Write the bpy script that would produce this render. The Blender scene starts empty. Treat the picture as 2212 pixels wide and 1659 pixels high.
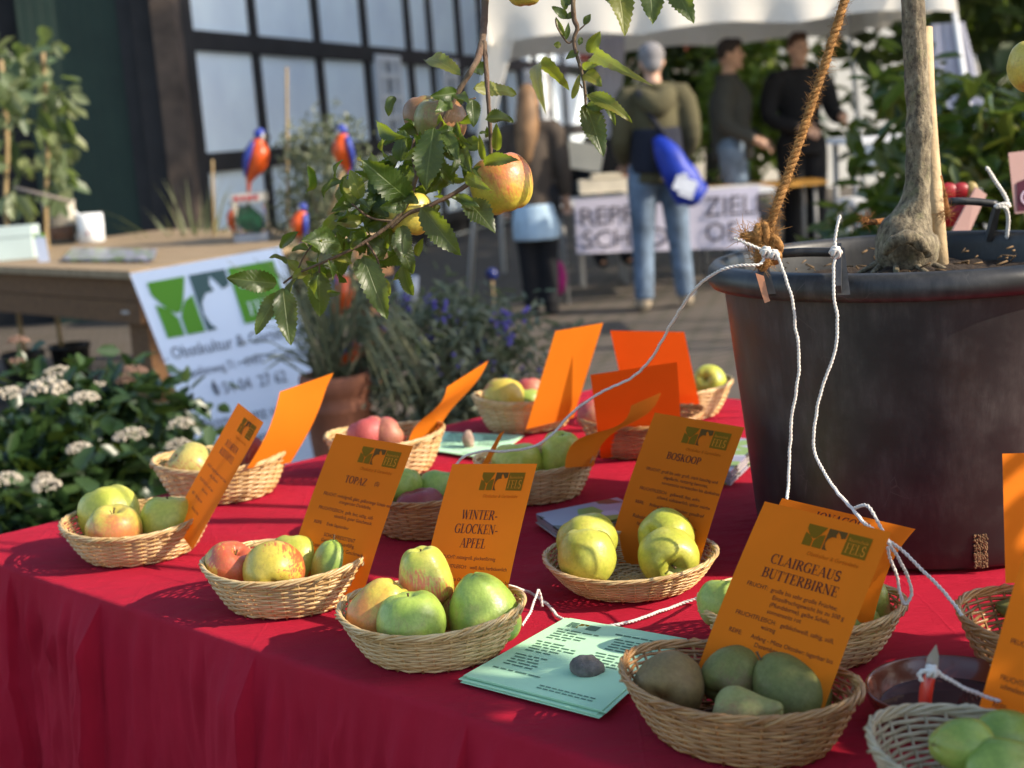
import bpy, math, random
from mathutils import Vector, Matrix, noise as mnoise
V = Vector
rad = math.radians
S = bpy.context.scene
COL = S.collection

# ------------------------------------------------------------------ camera
CAMH, TZ = 1.36, 0.76
FPX = 3072.0                      # focal length in units of a 2212 wide picture
PITCH, ROLL = rad(10.2), rad(4.2)
Fv = V((0, math.cos(PITCH), -math.sin(PITCH)))
R0 = V((1, 0, 0)); U0 = V((0, math.sin(PITCH), math.cos(PITCH)))
Uv = U0 * math.cos(ROLL) + R0 * math.sin(ROLL)
Rv = R0 * math.cos(ROLL) - U0 * math.sin(ROLL)
CP = V((0, 0, CAMH))
cam = bpy.data.cameras.new("camera"); camo = bpy.data.objects.new("camera", cam); COL.objects.link(camo)
camo.matrix_world = Matrix(((Rv.x, Uv.x, -Fv.x, CP.x), (Rv.y, Uv.y, -Fv.y, CP.y), (Rv.z, Uv.z, -Fv.z, CP.z), (0, 0, 0, 1)))
cam.sensor_width = 36; cam.lens = 50; cam.clip_start = .05; cam.clip_end = 400
cam.dof.use_dof = True; cam.dof.focus_distance = 1.68; cam.dof.aperture_fstop = 5.2; cam.dof.aperture_blades = 0
S.camera = camo

# ------------------------------------------------------------------ light
SUN_EL, SUN_AZ = rad(31), rad(-16)          # azimuth measured from +X towards +Y
SL = V((math.cos(SUN_EL) * math.cos(SUN_AZ), math.cos(SUN_EL) * math.sin(SUN_AZ), math.sin(SUN_EL)))
W = bpy.data.worlds.new("World"); S.world = W; W.use_nodes = True
wt = W.node_tree; wt.nodes.clear()
sky = wt.nodes.new("ShaderNodeTexSky"); sky.sky_type = 'NISHITA'; sky.sun_disc = False
sky.sun_elevation = SUN_EL; sky.sun_rotation = math.pi / 2 - SUN_AZ
bg = wt.nodes.new("ShaderNodeBackground"); bg.inputs[1].default_value = .15
wo = wt.nodes.new("ShaderNodeOutputWorld")
wt.links.new(sky.outputs[0], bg.inputs[0]); wt.links.new(bg.outputs[0], wo.inputs[0])
sun = bpy.data.lights.new("sun", 'SUN'); sun.energy = 3.9; sun.angle = rad(.6); sun.color = (1, .875, .70)
suno = bpy.data.objects.new("sun", sun); COL.objects.link(suno)
suno.rotation_euler = SL.to_track_quat('Z', 'Y').to_euler()
S.view_settings.view_transform = 'Standard'; S.view_settings.look = 'None'
S.view_settings.exposure = .95; S.view_settings.gamma = 1
S.cycles.use_denoising = True
S.cycles.max_bounces = 8; S.cycles.transparent_max_bounces = 8
S.cycles.sample_clamp_indirect = 6

# ------------------------------------------------------------------ helpers
def ray(u, v): return Fv + Rv * ((u - 1106) / FPX) - Uv * ((v - 829.5) / FPX)
def P(u, v, z=TZ):                # where the sight line through a picture point meets the height z
    d = ray(u, v); return CP + d * ((z - CAMH) / d.z)
def D(u, v, y):                   # ... or the distance y
    d = ray(u, v); return CP + d * (y / d.y)
def lerp(a, b, t): return a + (b - a) * t

WM = {}
def put(o, parent=None):
    COL.objects.link(o)
    if parent is not None:
        o.parent = parent; o.matrix_parent_inverse = WM.get(parent, Matrix()).inverted()
    WM[o] = Matrix()
    return o
def tag(o, label=None, cat=None, group=None, kind=None):
    if label: o["label"] = label
    if cat: o["category"] = cat
    if group: o["group"] = group
    if kind: o["kind"] = kind
    return o
def thing(name, label, cat, loc=(0, 0, 0), group=None):
    o = bpy.data.objects.new(name, None); COL.objects.link(o); o.location = loc
    o.empty_display_size = .05
    WM[o] = Matrix.Translation(V(loc))
    return tag(o, label, cat, group)
def copy_tree(o, loc, rotz=0, scale=None, label=None, group=None, parent=None):
    c = o.copy(); COL.objects.link(c)
    if parent is None:
        c.location = loc; c.rotation_euler = (0, 0, rotz)
        if scale: c.scale = scale
        if label: c["label"] = label
        if group: c["group"] = group
    else: c.parent = parent
    for ch in list(o.children): copy_tree(ch, None, parent=c)
    return c

class MB:
    def __init__(s): s.v = []; s.f = []; s.m = []; s.uv = []; s.sm = []
    def add(s, vs, fs, m=0, uv=None, smooth=True):
        b = len(s.v); s.v += [tuple(x) for x in vs]
        s.uv += uv if uv else [(0, 0)] * len(vs)
        for f in fs: s.f.append(tuple(b + i for i in f)); s.m.append(m); s.sm.append(smooth)
        return s
    def tube(s, path, r, n=8, m=0, cap=True, flat=1.0):
        path = [V(p) for p in path]; k = len(path)
        if not isinstance(r, (list, tuple)): r = [r] * k
        vs = []; up = None
        for i, p in enumerate(path):
            t = (path[min(i + 1, k - 1)] - path[max(i - 1, 0)])
            t = t.normalized() if t.length > 1e-9 else V((0, 0, 1))
            if up is None:
                up = V((0, 0, 1)) if abs(t.z) < .9 else V((1, 0, 0))
            a = (up - t * up.dot(t))
            a = a.normalized() if a.length > 1e-6 else t.orthogonal().normalized()
            up = a; b = t.cross(a)
            for j in range(n):
                q = 2 * math.pi * j / n
                vs.append(p + (a * math.cos(q) * flat + b * math.sin(q)) * r[i])
        fs = [(i * n + j, i * n + (j + 1) % n, (i + 1) * n + (j + 1) % n, (i + 1) * n + j) for i in range(k - 1) for j in range(n)]
        if cap: fs += [tuple(range(n - 1, -1, -1)), tuple((k - 1) * n + j for j in range(n))]
        return s.add(vs, fs, m)
    def box(s, c, size, R=None, m=0):
        c = V(c); x, y, z = [q / 2 for q in size]
        vs = [V((a, b, d)) for a in (-x, x) for b in (-y, y) for d in (-z, z)]
        if R is not None: vs = [R @ q for q in vs]
        return s.add([c + q for q in vs], [(0, 1, 3, 2), (4, 6, 7, 5), (0, 4, 5, 1), (2, 3, 7, 6), (0, 2, 6, 4), (1, 5, 7, 3)], m, smooth=False)
    def prism(s, quad, depth, m=0):          # quad: 4 points, depth: vector
        a = [V(q) for q in quad]; b = [q + V(depth) for q in a]
        return s.add(a + b, [(3, 2, 1, 0), (4, 5, 6, 7), (0, 1, 5, 4), (1, 2, 6, 5), (2, 3, 7, 6), (3, 0, 4, 7)], m, smooth=False)
    def lathe(s, prof, n=32, c=(0, 0, 0), m=0, fn=None):
        vs = []; c = V(c)
        for i, (r, z) in enumerate(prof):
            for j in range(n):
                q = 2 * math.pi * j / n
                p = V((r * math.cos(q), r * math.sin(q), z))
                if fn: p = fn(p, q)
                vs.append(c + p)
        k = len(prof)
        fs = [(i * n + j, i * n + (j + 1) % n, (i + 1) * n + (j + 1) % n, (i + 1) * n + j) for i in range(k - 1) for j in range(n)]
        return s.add(vs, fs, m)
    def ball(s, c, r, n=10, k=7, m=0, R=None, amp=0, sc=1.):
        if not isinstance(r, (list, tuple)): r = (r, r, r)
        vs = []; c = V(c)
        for i in range(k + 1):
            a = math.pi * i / k
            for j in range(n):
                q = 2 * math.pi * j / n
                d = V((math.sin(a) * math.cos(q), math.sin(a) * math.sin(q), math.cos(a)))
                e = 1 + amp * mnoise.noise(d * sc + c * 7)
                p = V((d.x * r[0], d.y * r[1], d.z * r[2])) * e
                if R is not None: p = R @ p
                vs.append(c + p)
        fs = [(i * n + j, (i + 1) * n + j, (i + 1) * n + (j + 1) % n, i * n + (j + 1) % n) for i in range(k) for j in range(n)]
        return s.add(vs, fs, m)
    def build(s, name, mats, parent=None, shift=None):
        me = bpy.data.meshes.new(name)
        vs = s.v if shift is None else [(x - shift[0], y - shift[1], z - shift[2]) for x, y, z in s.v]
        me.from_pydata(vs, [], s.f)
        if not isinstance(mats, (list, tuple)): mats = [mats]
        for q in mats: me.materials.append(q)
        me.polygons.foreach_set("material_index", s.m); me.polygons.foreach_set("use_smooth", s.sm)
        if any(u != (0, 0) for u in s.uv):
            L = me.uv_layers.new(name="UVMap")
            for lp in me.loops: L.data[lp.index].uv = s.uv[lp.vertex_index]
        me.update()
        o = bpy.data.objects.new(name, me)
        if shift is not None: o.location = shift
        put(o, parent)
        if shift is not None: WM[o] = Matrix.Translation(V(shift))
        return o

def spline(pts, n=8):
    pts = [V(p) for p in pts]; out = []
    for i in range(len(pts) - 1):
        p0 = pts[max(i - 1, 0)]; p1 = pts[i]; p2 = pts[i + 1]; p3 = pts[min(i + 2, len(pts) - 1)]
        for k in range(n):
            t = k / n
            out.append(.5 * ((2 * p1) + (p2 - p0) * t + (2 * p0 - 5 * p1 + 4 * p2 - p3) * t * t + (3 * p1 - p0 - 3 * p2 + p3) * t ** 3))
    return out + [pts[-1]]
def prof(pts, n=4):
    return [(max(p.x, 0), p.y) for p in spline([(a, b, 0) for a, b in pts], n)]

# ------------------------------------------------------------------ materials
class NB:
    def __init__(s, name):
        s.mat = bpy.data.materials.new(name); s.mat.use_nodes = True
        s.t = s.mat.node_tree; s.b = s.t.nodes["Principled BSDF"]; s.out = s.t.nodes["Material Output"]
    def n(s, typ, ins=None, **kw):
        q = s.t.nodes.new("ShaderNode" + typ)
        for k, x in kw.items(): setattr(q, k, x)
        for k, x in (ins or {}).items(): s.set(q.inputs[k], x)
        return q
    def set(s, inp, x):
        if isinstance(x, bpy.types.NodeSocket): s.t.links.new(x, inp)
        elif isinstance(x, (tuple, list)) and len(x) == 3 and inp.type == 'RGBA': inp.default_value = (*x, 1)
        else: inp.default_value = x
    def bs(s, **kw):
        for k, x in kw.items(): s.set(s.b.inputs[k.replace('_', ' ')], x)
    def obj(s, scale=(1, 1, 1), rnd=False, kind='Object'):
        tc = s.n("TexCoord"); mp = s.n("Mapping", {"Vector": tc.outputs[kind], "Scale": scale})
        if rnd:
            oi = s.n("ObjectInfo"); mul = s.n("Math", {0: oi.outputs["Random"], 1: 37.}, operation='MULTIPLY')
            cb = s.n("CombineXYZ", {0: mul.outputs[0], 1: mul.outputs[0], 2: mul.outputs[0]})
            s.set(mp.inputs["Location"], cb.outputs[0])
        return mp.outputs[0]
    def noise(s, vec, scale=5., detail=4., rough=.55):
        return s.n("TexNoise", {"Vector": vec, "Scale": scale, "Detail": detail, "Roughness": rough}).outputs["Fac"]
    def ramp(s, fac, stops, interp='LINEAR'):
        r = s.n("ValToRGB", {"Fac": fac}); r.color_ramp.interpolation = interp
        e = r.color_ramp.elements
        while len(e) < len(stops): e.new(.5)
        for q, (p, c) in zip(e, stops):
            q.position = p; q.color = (*c, 1) if isinstance(c, (tuple, list)) else (c, c, c, 1)
        return r.outputs["Color"]
    def mix(s, fac, a, b, blend='MIX'):
        q = s.n("Mix", data_type='RGBA', blend_type=blend)
        s.set(q.inputs[0], fac); s.set(q.inputs[6], a); s.set(q.inputs[7], b)
        return q.outputs[2]
    def math(s, op, a, b=0.):
        return s.n("Math", {0: a, 1: b}, operation=op).outputs[0]
    def bump(s, h, strength=.3, dist=.01):
        q = s.n("Bump", {"Height": h, "Strength": strength, "Distance": dist}); s.set(s.b.inputs["Normal"], q.outputs[0])
    def translucent(s, color, fac):
        tr = s.n("BsdfTranslucent", {"Color": color}); mx = s.n("MixShader", {0: fac, 1: s.b.outputs[0], 2: tr.outputs[0]})
        s.t.links.new(mx.outputs[0], s.out.inputs["Surface"])

def simple(name, c, rough=.6, var=.25, scale=6., bump=0., spec=.4, metal=0., kind='Object', **kw):
    q = NB(name); nz = q.noise(q.obj(kind=kind), scale)
    q.bs(Base_Color=q.ramp(nz, [(.3, tuple(x * (1 - var) for x in c)), (.7, tuple(min(1, x * (1 + var)) for x in c))]), Roughness=rough, Metallic=metal)
    q.b.inputs["Specular IOR Level"].default_value = spec
    if bump: q.bump(q.noise(q.obj(kind=kind), scale * 6), bump, .005)
    q.bs(**kw)
    return q.mat

def island_leaf(name, cols, rough=.45, trans=.25, spec=.5):
    q = NB(name); g = q.n("NewGeometry")
    c = q.ramp(g.outputs["Random Per Island"], [(i / max(1, len(cols) - 1), x) for i, x in enumerate(cols)])
    q.bs(Base_Color=c, Roughness=rough); q.b.inputs["Specular IOR Level"].default_value = spec
    if trans: q.translucent(q.mix(.5, c, (.35, .5, .05), 'MIX'), trans)
    return q.mat

# ------------------------------------------------------------------ lettering
def sans(txt, size=1.0, track=1.0):
    """flat outline of a line of text; returns verts (x, y), faces, width"""
    cu = bpy.data.curves.new("t", 'FONT'); cu.body = txt; cu.size = size; cu.resolution_u = 2; cu.space_character = track
    ob = bpy.data.objects.new("t", cu); me = ob.to_mesh()
    vs = [(q.co.x, q.co.y) for q in me.vertices]; fs = [tuple(p.vertices) for p in me.polygons]
    ob.to_mesh_clear(); bpy.data.objects.remove(ob); bpy.data.curves.remove(cu)
    w = max([x for x, y in vs] or [0])
    return vs, fs, w
def arc(cx, cy, rx, ry, a0, a1, n=12):
    return [(cx + rx * math.cos(rad(lerp(a0, a1, i / n))), cy + ry * math.sin(rad(lerp(a0, a1, i / n)))) for i in range(n + 1)]
TK, TN = .135, .045
# glyph: width, ribbons (points, 'k' thick / 'n' thin / 'r' round), serifs (x, y, half width)
GL = {
 'A': (.74, [([(.08, 0), (.37, 1)], 'n'), ([(.37, 1), (.66, 0)], 'k'), ([(.18, .34), (.56, .34)], 'n')], [(.08, 0, .1), (.66, 0, .13)]),
 'B': (.66, [([(.16, 0), (.16, 1)], 'k'), ([(.16, .98)] + arc(.32, .76, .2, .22, 90, -90) + [(.16, .53)], 'r'), ([(.16, .53)] + arc(.34, .275, .25, .255, 90, -90) + [(.16, .02)], 'r')], [(.1, 0, .1), (.1, 1, .1)]),
 'C': (.7, [(arc(.4, .5, .33, .49, 48, 312, 20), 'r'), ([(.62, .7), (.62, 1)], 'n')], []),
 'D': (.74, [([(.16, 0), (.16, 1)], 'k'), ([(.16, .98)] + arc(.28, .5, .38, .48, 90, -90, 16) + [(.16, .02)], 'r')], [(.1, 0, .1), (.1, 1, .1)]),
 'E': (.62, [([(.16, 0), (.16, 1)], 'k'), ([(.16, .98), (.54, .98)], 'n'), ([(.16, .51), (.42, .51)], 'n'), ([(.16, .02), (.56, .02)], 'n'), ([(.54, 1), (.54, .76)], 'n'), ([(.57, 0), (.57, .24)], 'n'), ([(.42, .4), (.42, .62)], 'n')], [(.1, 0, .1), (.1, 1, .1)]),
 'F': (.57, [([(.16, 0), (.16, 1)], 'k'), ([(.16, .98), (.52, .98)], 'n'), ([(.16, .51), (.4, .51)], 'n'), ([(.52, 1), (.52, .76)], 'n'), ([(.4, .4), (.4, .62)], 'n')], [(.16, 0, .15), (.1, 1, .1)]),
 'G': (.76, [(arc(.4, .5, .33, .49, 48, 320, 20), 'r'), ([(.62, .7), (.62, 1)], 'n'), ([(.64, .05), (.64, .42)], 'k')], [(.64, .42, .13)]),
 'I': (.34, [([(.17, 0), (.17, 1)], 'k')], [(.17, 0, .14), (.17, 1, .14)]),
 'J': (.42, [([(.25, 1), (.25, .2)] + arc(.13, .16, .12, .16, 0, -150, 6), 'k')], [(.25, 1, .14)]),
 'K': (.74, [([(.16, 0), (.16, 1)], 'k'), ([(.2, .4), (.6, 1)], 'n'), ([(.3, .55), (.64, 0)], 'k')], [(.16, 0, .14), (.16, 1, .14), (.6, 1, .11), (.64, 0, .12)]),
 'L': (.6, [([(.16, 0), (.16, 1)], 'k'), ([(.16, .02), (.55, .02)], 'n'), ([(.56, 0), (.56, .27)], 'n')], [(.1, 0, .1), (.16, 1, .14)]),
 'M': (.92, [([(.12, 0), (.12, 1)], 'n'), ([(.12, 1), (.45, .04)], 'k'), ([(.45, .04), (.78, 1)], 'n'), ([(.78, 1), (.78, 0)], 'k')], [(.12, 0, .11), (.1, 1, .1), (.78, 0, .13), (.82, 1, .1)]),
 'N': (.76, [([(.13, 0), (.13, 1)], 'n'), ([(.11, 1), (.63, .02)], 'k'), ([(.63, 0), (.63, 1)], 'n')], [(.13, 0, .12), (.09, 1, .09), (.63, 1, .12)]),
 'O': (.78, [(arc(.39, .5, .32, .49, 0, 360, 26), 'r')], []),
 'P': (.6, [([(.16, 0), (.16, 1)], 'k'), ([(.16, .98)] + arc(.31, .73, .23, .25, 90, -90) + [(.16, .47)], 'r')], [(.16, 0, .14), (.1, 1, .1)]),
 'R': (.7, [([(.16, 0), (.16, 1)], 'k'), ([(.16, .98)] + arc(.31, .75, .22, .23, 90, -90) + [(.16, .51)], 'r'), ([(.34, .5), (.64, 0)], 'k')], [(.16, 0, .14), (.1, 1, .1), (.64, 0, .1)]),
 'S': (.56, [(arc(.28, .74, .19, .25, 40, 250, 14) + arc(.28, .26, .21, .25, 70, -140, 14), 'k'), ([(.45, .74), (.45, .98)], 'n'), ([(.09, .04), (.09, .3)], 'n')], []),
 'T': (.64, [([(.32, 0), (.32, 1)], 'k'), ([(.05, .98), (.59, .98)], 'n'), ([(.05, 1), (.05, .76)], 'n'), ([(.59, 1), (.59, .76)], 'n')], [(.32, 0, .14)]),
 'U': (.74, [([(.16, 1), (.16, .3)] + arc(.38, .28, .22, .27, 180, 270, 8), 'k'), (arc(.38, .28, .23, .27, 270, 360, 8) + [(.61, 1)], 'n')], [(.16, 1, .14), (.61, 1, .12)]),
 'V': (.74, [([(.09, 1), (.37, 0)], 'k'), ([(.37, 0), (.65, 1)], 'n')], [(.1, 1, .13), (.65, 1, .1)]),
 'W': (.98, [([(.08, 1), (.3, 0)], 'k'), ([(.3, 0), (.5, .9)], 'n'), ([(.48, .95), (.7, 0)], 'k'), ([(.7, 0), (.9, 1)], 'n')], [(.09, 1, .12), (.48, 1, .1), (.9, 1, .1)]),
 'X': (.72, [([(.1, 1), (.62, 0)], 'k'), ([(.1, 0), (.6, 1)], 'n')], [(.1, 0, .1), (.62, 0, .12), (.1, 1, .12), (.6, 1, .1)]),
 'Z': (.64, [([(.56, .97), (.08, .03)], 'k'), ([(.08, .98), (.56, .98)], 'n'), ([(.08, .02), (.58, .02)], 'n'), ([(.08, 1), (.08, .78)], 'n'), ([(.58, 0), (.58, .22)], 'n')], []),
 '-': (.4, [([(.06, .33), (.34, .33)], 'k')], []),
 '(': (.3, [(arc(.32, .4, .22, .62, 115, 245, 10), 'n')], []),
 ')': (.3, [(arc(-.02, .4, .22, .62, 65, -65, 10), 'n')], []),
 ' ': (.35, [], []),
}
GL['Ü'] = (GL['U'][0], GL['U'][1] + [([(.22, 1.2), (.34, 1.2)], 'k'), ([(.46, 1.2), (.58, 1.2)], 'k')], GL['U'][2])
def serif(txt, size=1.0):
    vs, fs, x = [], [], 0.
    def quad(a, b, c, d):
        k = len(vs); vs.extend([(x + p[0], p[1]) for p in (a, b, c, d)]); fs.append((k, k + 1, k + 2, k + 3))
    for ch in txt:
        w, ribs, ser = GL[ch]
        for pts, kind in ribs:
            k = len(vs)
            for i, p in enumerate(pts):
                a = pts[max(i - 1, 0)]; b = pts[min(i + 1, len(pts) - 1)]
                tx, ty = b[0] - a[0], b[1] - a[1]; L = math.hypot(tx, ty) or 1; tx /= L; ty /= L
                h = TK if kind == 'k' else TN if kind == 'n' else lerp(TN, TK, abs(ty) ** 1.3)
                h /= 2
                if kind == 'k' and abs(ty) < .8: h *= lerp(.75, 1, abs(ty) / .8)
                vs.append((x + p[0] - ty * h, p[1] + tx * h)); vs.append((x + p[0] + ty * h, p[1] - tx * h))
                if i: fs.append((k + 2 * i - 2, k + 2 * i - 1, k + 2 * i + 1, k + 2 * i))
        for sx, sy, hw in ser:
            y0, y1 = (sy, sy + .045) if sy < .5 else (sy - .045, sy)
            quad((sx - hw, y0), (sx + hw, y0), (sx + hw, y1), (sx - hw, y1))
        x += w + .05
    return [(a * size, b * size) for a, b in vs], fs, (x - .05) * size

class Sheet:
    """a bent rectangle: unit coordinates (s right, t up) on four corner points, with an offset along its normal"""
    def __init__(s, BL, BR, TR, TL, bow=None):
        s.c = [V(q) for q in (BL, BR, TR, TL)]; s.bow = bow
        s.nrm = ((s.c[1] - s.c[0]).cross(s.c[3] - s.c[0])).normalized()
        s.w = ((s.c[1] - s.c[0]).length + (s.c[2] - s.c[3]).length) / 2; s.h = ((s.c[3] - s.c[0]).length + (s.c[2] - s.c[1]).length) / 2
    def at(s, a, b, off=0.):
        p = lerp(lerp(s.c[0], s.c[1], a), lerp(s.c[3], s.c[2], a), b)
        if s.bow: p = p + s.nrm * s.bow(a, b)
        return p + s.nrm * off
    def mesh(s, mb, nx=6, ny=14, m=0):
        vs = [s.at(i / nx, j / ny) for j in range(ny + 1) for i in range(nx + 1)]
        fs = [(j * (nx + 1) + i, j * (nx + 1) + i + 1, (j + 1) * (nx + 1) + i + 1, (j + 1) * (nx + 1) + i) for j in range(ny) for i in range(nx)]
        return mb.add(vs, fs, m)
    def line(s, mb, geo, a, b, size, align='c', sx=1., off=.0006, m=0, slant=0.):
        """geo = (verts, faces, width) drawn with the baseline at height b (unit), size in metres"""
        vs, fs, w = geo
        w *= size * sx
        x0 = a * s.w - (w / 2 if align == 'c' else w if align == 'r' else 0)
        pts = [s.at((x0 + (x + slant * y) * size * sx) / s.w, b + y * size / s.h, off) for x, y in vs]
        mb.add(pts, fs, m, smooth=False)
    def poly(s, mb, pts, off=.0006, m=0):
        mb.add([s.at(a, b, off) for a, b in pts], [tuple(range(len(pts)))], m, smooth=False)

def logo(sh, mb, a0, a1, b0, b1, off=.0006):
    """plant block, apple block and name block; the pale shapes are gaps that show the sheet"""
    def q(x, y): return (lerp(a0, a1, x), lerp(b0, b1, y))
    g = lambda pts, m, o=off: sh.poly(mb, [q(*p) for p in pts], o, m)
    # plant: top wedge and two lower leaves
    top = [(.02, 1), (.31, 1)] + [(lerp(.31, .165, t), 1 - .5 * math.sin(t * math.pi / 2) - .12 * t) for t in (0, .25, .5, .75, 1)][1:] + [(lerp(.165, .02, t), .38 + .4 * t ** 1.6) for t in (.35, .7, 1)]
    g(top, 0)
    g([(.02, 0), (.155, 0), (.155, .3), (.1, .5), (.02, .6)], 0)
    g([(.178, 0), (.32, 0), (.32, .66), (.25, .58), (.2, .42), (.178, .3)], 0)
    # apple block: dark field with the apple left out
    g([(.34, 1), (.62, 1), (.62, .72), (.56, .66), (.53, .8), (.49, .93), (.47, .78), (.49, .66), (.42, .64), (.37, .5), (.355, .3), (.38, .1), (.42, 0), (.34, 0)], 1)
    g([(.64, 0), (1, 0), (1, 1), (.64, 1)], 0)

# ------------------------------------------------------------------ shared materials
def cloth_mat():
    q = NB("red_cotton_cloth"); o = q.obj()
    n1 = q.noise(o, 9, 5); n2 = q.noise(q.obj((1, 1, .35)), 38, 4)
    c = q.ramp(n1, [(.25, (.42, .009, .030)), (.75, (.53, .014, .042))])
    q.bs(Base_Color=c, Roughness=.78, Sheen_Weight=.03, Sheen_Roughness=.5, Sheen_Tint=(.9, .4, .45, 1))
    q.b.inputs["Specular IOR Level"].default_value = .12
    w = q.n("TexWave", {"Vector": o, "Scale": 900., "Distortion": 1.}).outputs["Fac"]
    # long soft pulls in the cloth: stretched noise, down the drop and along the table
    v1 = q.noise(q.obj((1, 1, .05)), 30., 3, .6)
    mp = q.n("Mapping", {"Vector": q.n("TexCoord").outputs["Object"], "Rotation": (0, 0, rad(44)), "Scale": (.16, 1, .3)})
    v2 = q.noise(mp.outputs[0], 26., 3, .6)
    mp3 = q.n("Mapping", {"Vector": q.n("TexCoord").outputs["Object"], "Rotation": (0, rad(30), rad(-30)), "Scale": (1, .12, .25)})
    v3 = q.ramp(q.math('ABSOLUTE', q.math('SUBTRACT', q.noise(mp3.outputs[0], 13., 1, .4), .5)), [(0., 1.), (.03, 0.)])
    h = q.math('ADD', q.math('ADD', q.math('MULTIPLY', n2, .35), q.math('MULTIPLY', w, .04)), q.math('ADD', q.math('ADD', q.math('MULTIPLY', v1, 1.0), q.math('MULTIPLY', v2, .9)), q.math('MULTIPLY', v3, .22)))
    q.bump(h, .8, .012)
    return q.mat
def wicker_mat(name, a, b, c):
    q = NB(name); g = q.n("NewGeometry"); o = q.obj(rnd=True)
    k = q.ramp(g.outputs["Random Per Island"], [(0, a), (.5, b), (1, c)])
    nz = q.noise(o, 40, 4)
    col = q.mix(q.ramp(nz, [(.35, 0.), (.75, .6)]), k, tuple(x * .55 for x in a))
    q.bs(Base_Color=col, Roughness=.33); q.b.inputs["Specular IOR Level"].default_value = .55
    q.bump(q.noise(o, 220, 3), .2, .002)
    return q.mat
def fruit_mat(name, c1, c2, blush=None, bdir=(1, 0, .3), amt=.5, streak=0., spots=.3, rough=.34, dark=(.05, .04, .01), sscale=16., soft=.35):
    q = NB(name); o = q.obj(rnd=True); raw = q.obj()
    n1 = q.noise(o, 1.6, 3)
    col = q.ramp(n1, [(.3, c1), (.7, c2)])
    if blush:
        dt = q.n("VectorMath", {0: raw, 1: tuple(V(bdir).normalized())}, operation='DOT_PRODUCT').outputs["Value"]
        st = q.noise(q.obj((5, 5, .7), True), 3.2, 4)
        f = q.math('ADD', q.math('MULTIPLY', dt, .5), q.math('ADD', q.math('MULTIPLY', q.math('SUBTRACT', st, .5), streak), q.math('MULTIPLY', q.math('SUBTRACT', q.noise(o, 2.3, 4), .5), .9)))
        f = q.ramp(f, [(max(0., .5 - amt - soft / 2), 0.), (min(1., .5 - amt + soft / 2 + .02), .92)])
        col = q.mix(f, col, blush)
    if spots:
        vo = q.n("TexVoronoi", {"Vector": o, "Scale": sscale, "Randomness": 1.}).outputs["Distance"]
        nn = q.noise(o, 3., 2)
        m = q.math('MULTIPLY', q.ramp(vo, [(.05, 1.), (.11, 0.)]), q.ramp(nn, [(.45, 0.), (.6, spots)]))
        col = q.mix(m, col, dark)
        fine = q.n("TexVoronoi", {"Vector": o, "Scale": sscale * 2.3}).outputs["Distance"]
        col = q.mix(q.ramp(fine, [(.08, .35), (.16, 0.)]), col, tuple(min(1, x * 1.5 + .06) for x in c2))
    mot = q.noise(o, 8., 6, .7)
    col = q.mix(q.ramp(mot, [(.35, .32), (.6, 0.)]), col, tuple(x * .45 for x in c1))
    rus = q.math('MULTIPLY', q.ramp(q.noise(o, 2.6, 5, .7), [(.58, 0.), (.70, .55)]), q.ramp(q.noise(o, 22., 4, .7), [(.4, 0.), (.6, 1.)]))
    col = q.mix(rus, col, (.20, .12, .045))
    q.bs(Base_Color=col, Roughness=q.ramp(mot, [(.3, rough + .16), (.7, rough - .02)]), Coat_Weight=.06, Coat_Roughness=.3)
    q.b.inputs["Subsurface Weight"].default_value = .08; q.b.inputs["Subsurface Radius"].default_value = (.6, .4, .1); q.b.inputs["Subsurface Scale"].default_value = .02
    q.bump(q.noise(o, 7, 3), .06, .1)
    return q.mat
def paper_mat(name, c, trans=.35, rough=.75):
    q = NB(name); n = q.noise(q.obj(), 14, 4)
    col = q.ramp(n, [(.3, tuple(x * .94 for x in c)), (.7, c)])
    q.bs(Base_Color=col, Roughness=rough); q.b.inputs["Specular IOR Level"].default_value = .1
    q.translucent(col, trans)
    return q.mat
def flat_mat(name, c, rough=.7, spec=.3, **kw):
    q = NB(name); q.bs(Base_Color=c, Roughness=rough, **kw); q.b.inputs["Specular IOR Level"].default_value = spec; return q.mat
def leaf_mat(name, cd, cl, vein, trans=.3, rough=.38, old=None):
    """apple leaf: veins from the leaf's own UV"""
    q = NB(name); uv = q.n("UVMap"); uv.uv_map = "UVMap"
    sp = q.n("SeparateXYZ", {0: uv.outputs[0]})
    d = q.math('ABSOLUTE', q.math('SUBTRACT', sp.outputs[0], .5))
    mid = q.ramp(d, [(.012, 1.), (.03, 0.)])
    sv = q.math('FRACT', q.math('SUBTRACT', q.math('MULTIPLY', sp.outputs[1], 9.), q.math('MULTIPLY', d, 5.)))
    side = q.ramp(sv, [(0., .8), (.07, 0.), (.95, 0.), (1., .8)])
    g = q.n("NewGeometry")
    base = q.mix(g.outputs["Random Per Island"], cd, cl)
    nz = q.noise(q.obj(), 60, 4)
    if old: base = q.mix(q.ramp(nz, [(.56, 0.), (.7, .8)]), base, old)
    v = q.math('MAXIMUM', mid, side)
    col = q.mix(q.math('MULTIPLY', v, .6), base, vein)
    q.bs(Base_Color=col, Roughness=rough); q.b.inputs["Specular IOR Level"].default_value = .5
    q.bump(q.math('ADD', q.math('MULTIPLY', v, -1.), q.math('MULTIPLY', nz, .5)), .35, .002)
    q.translucent(q.mix(.65, col, (.42, .55, .03)), trans)
    return q.mat
def bark_mat(name, a, b, c, scale=1.):
    q = NB(name); o = q.obj((1, 1, .45))
    n1 = q.noise(o, 60 * scale, 6, .7); n2 = q.noise(q.obj(), 14 * scale, 4)
    col = q.mix(q.ramp(n2, [(.42, 0.), (.62, 1.)]), q.ramp(n1, [(.3, a), (.7, b)]), c)
    q.bs(Base_Color=col, Roughness=.85); q.bump(n1, .8, .006)
    return q.mat

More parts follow.
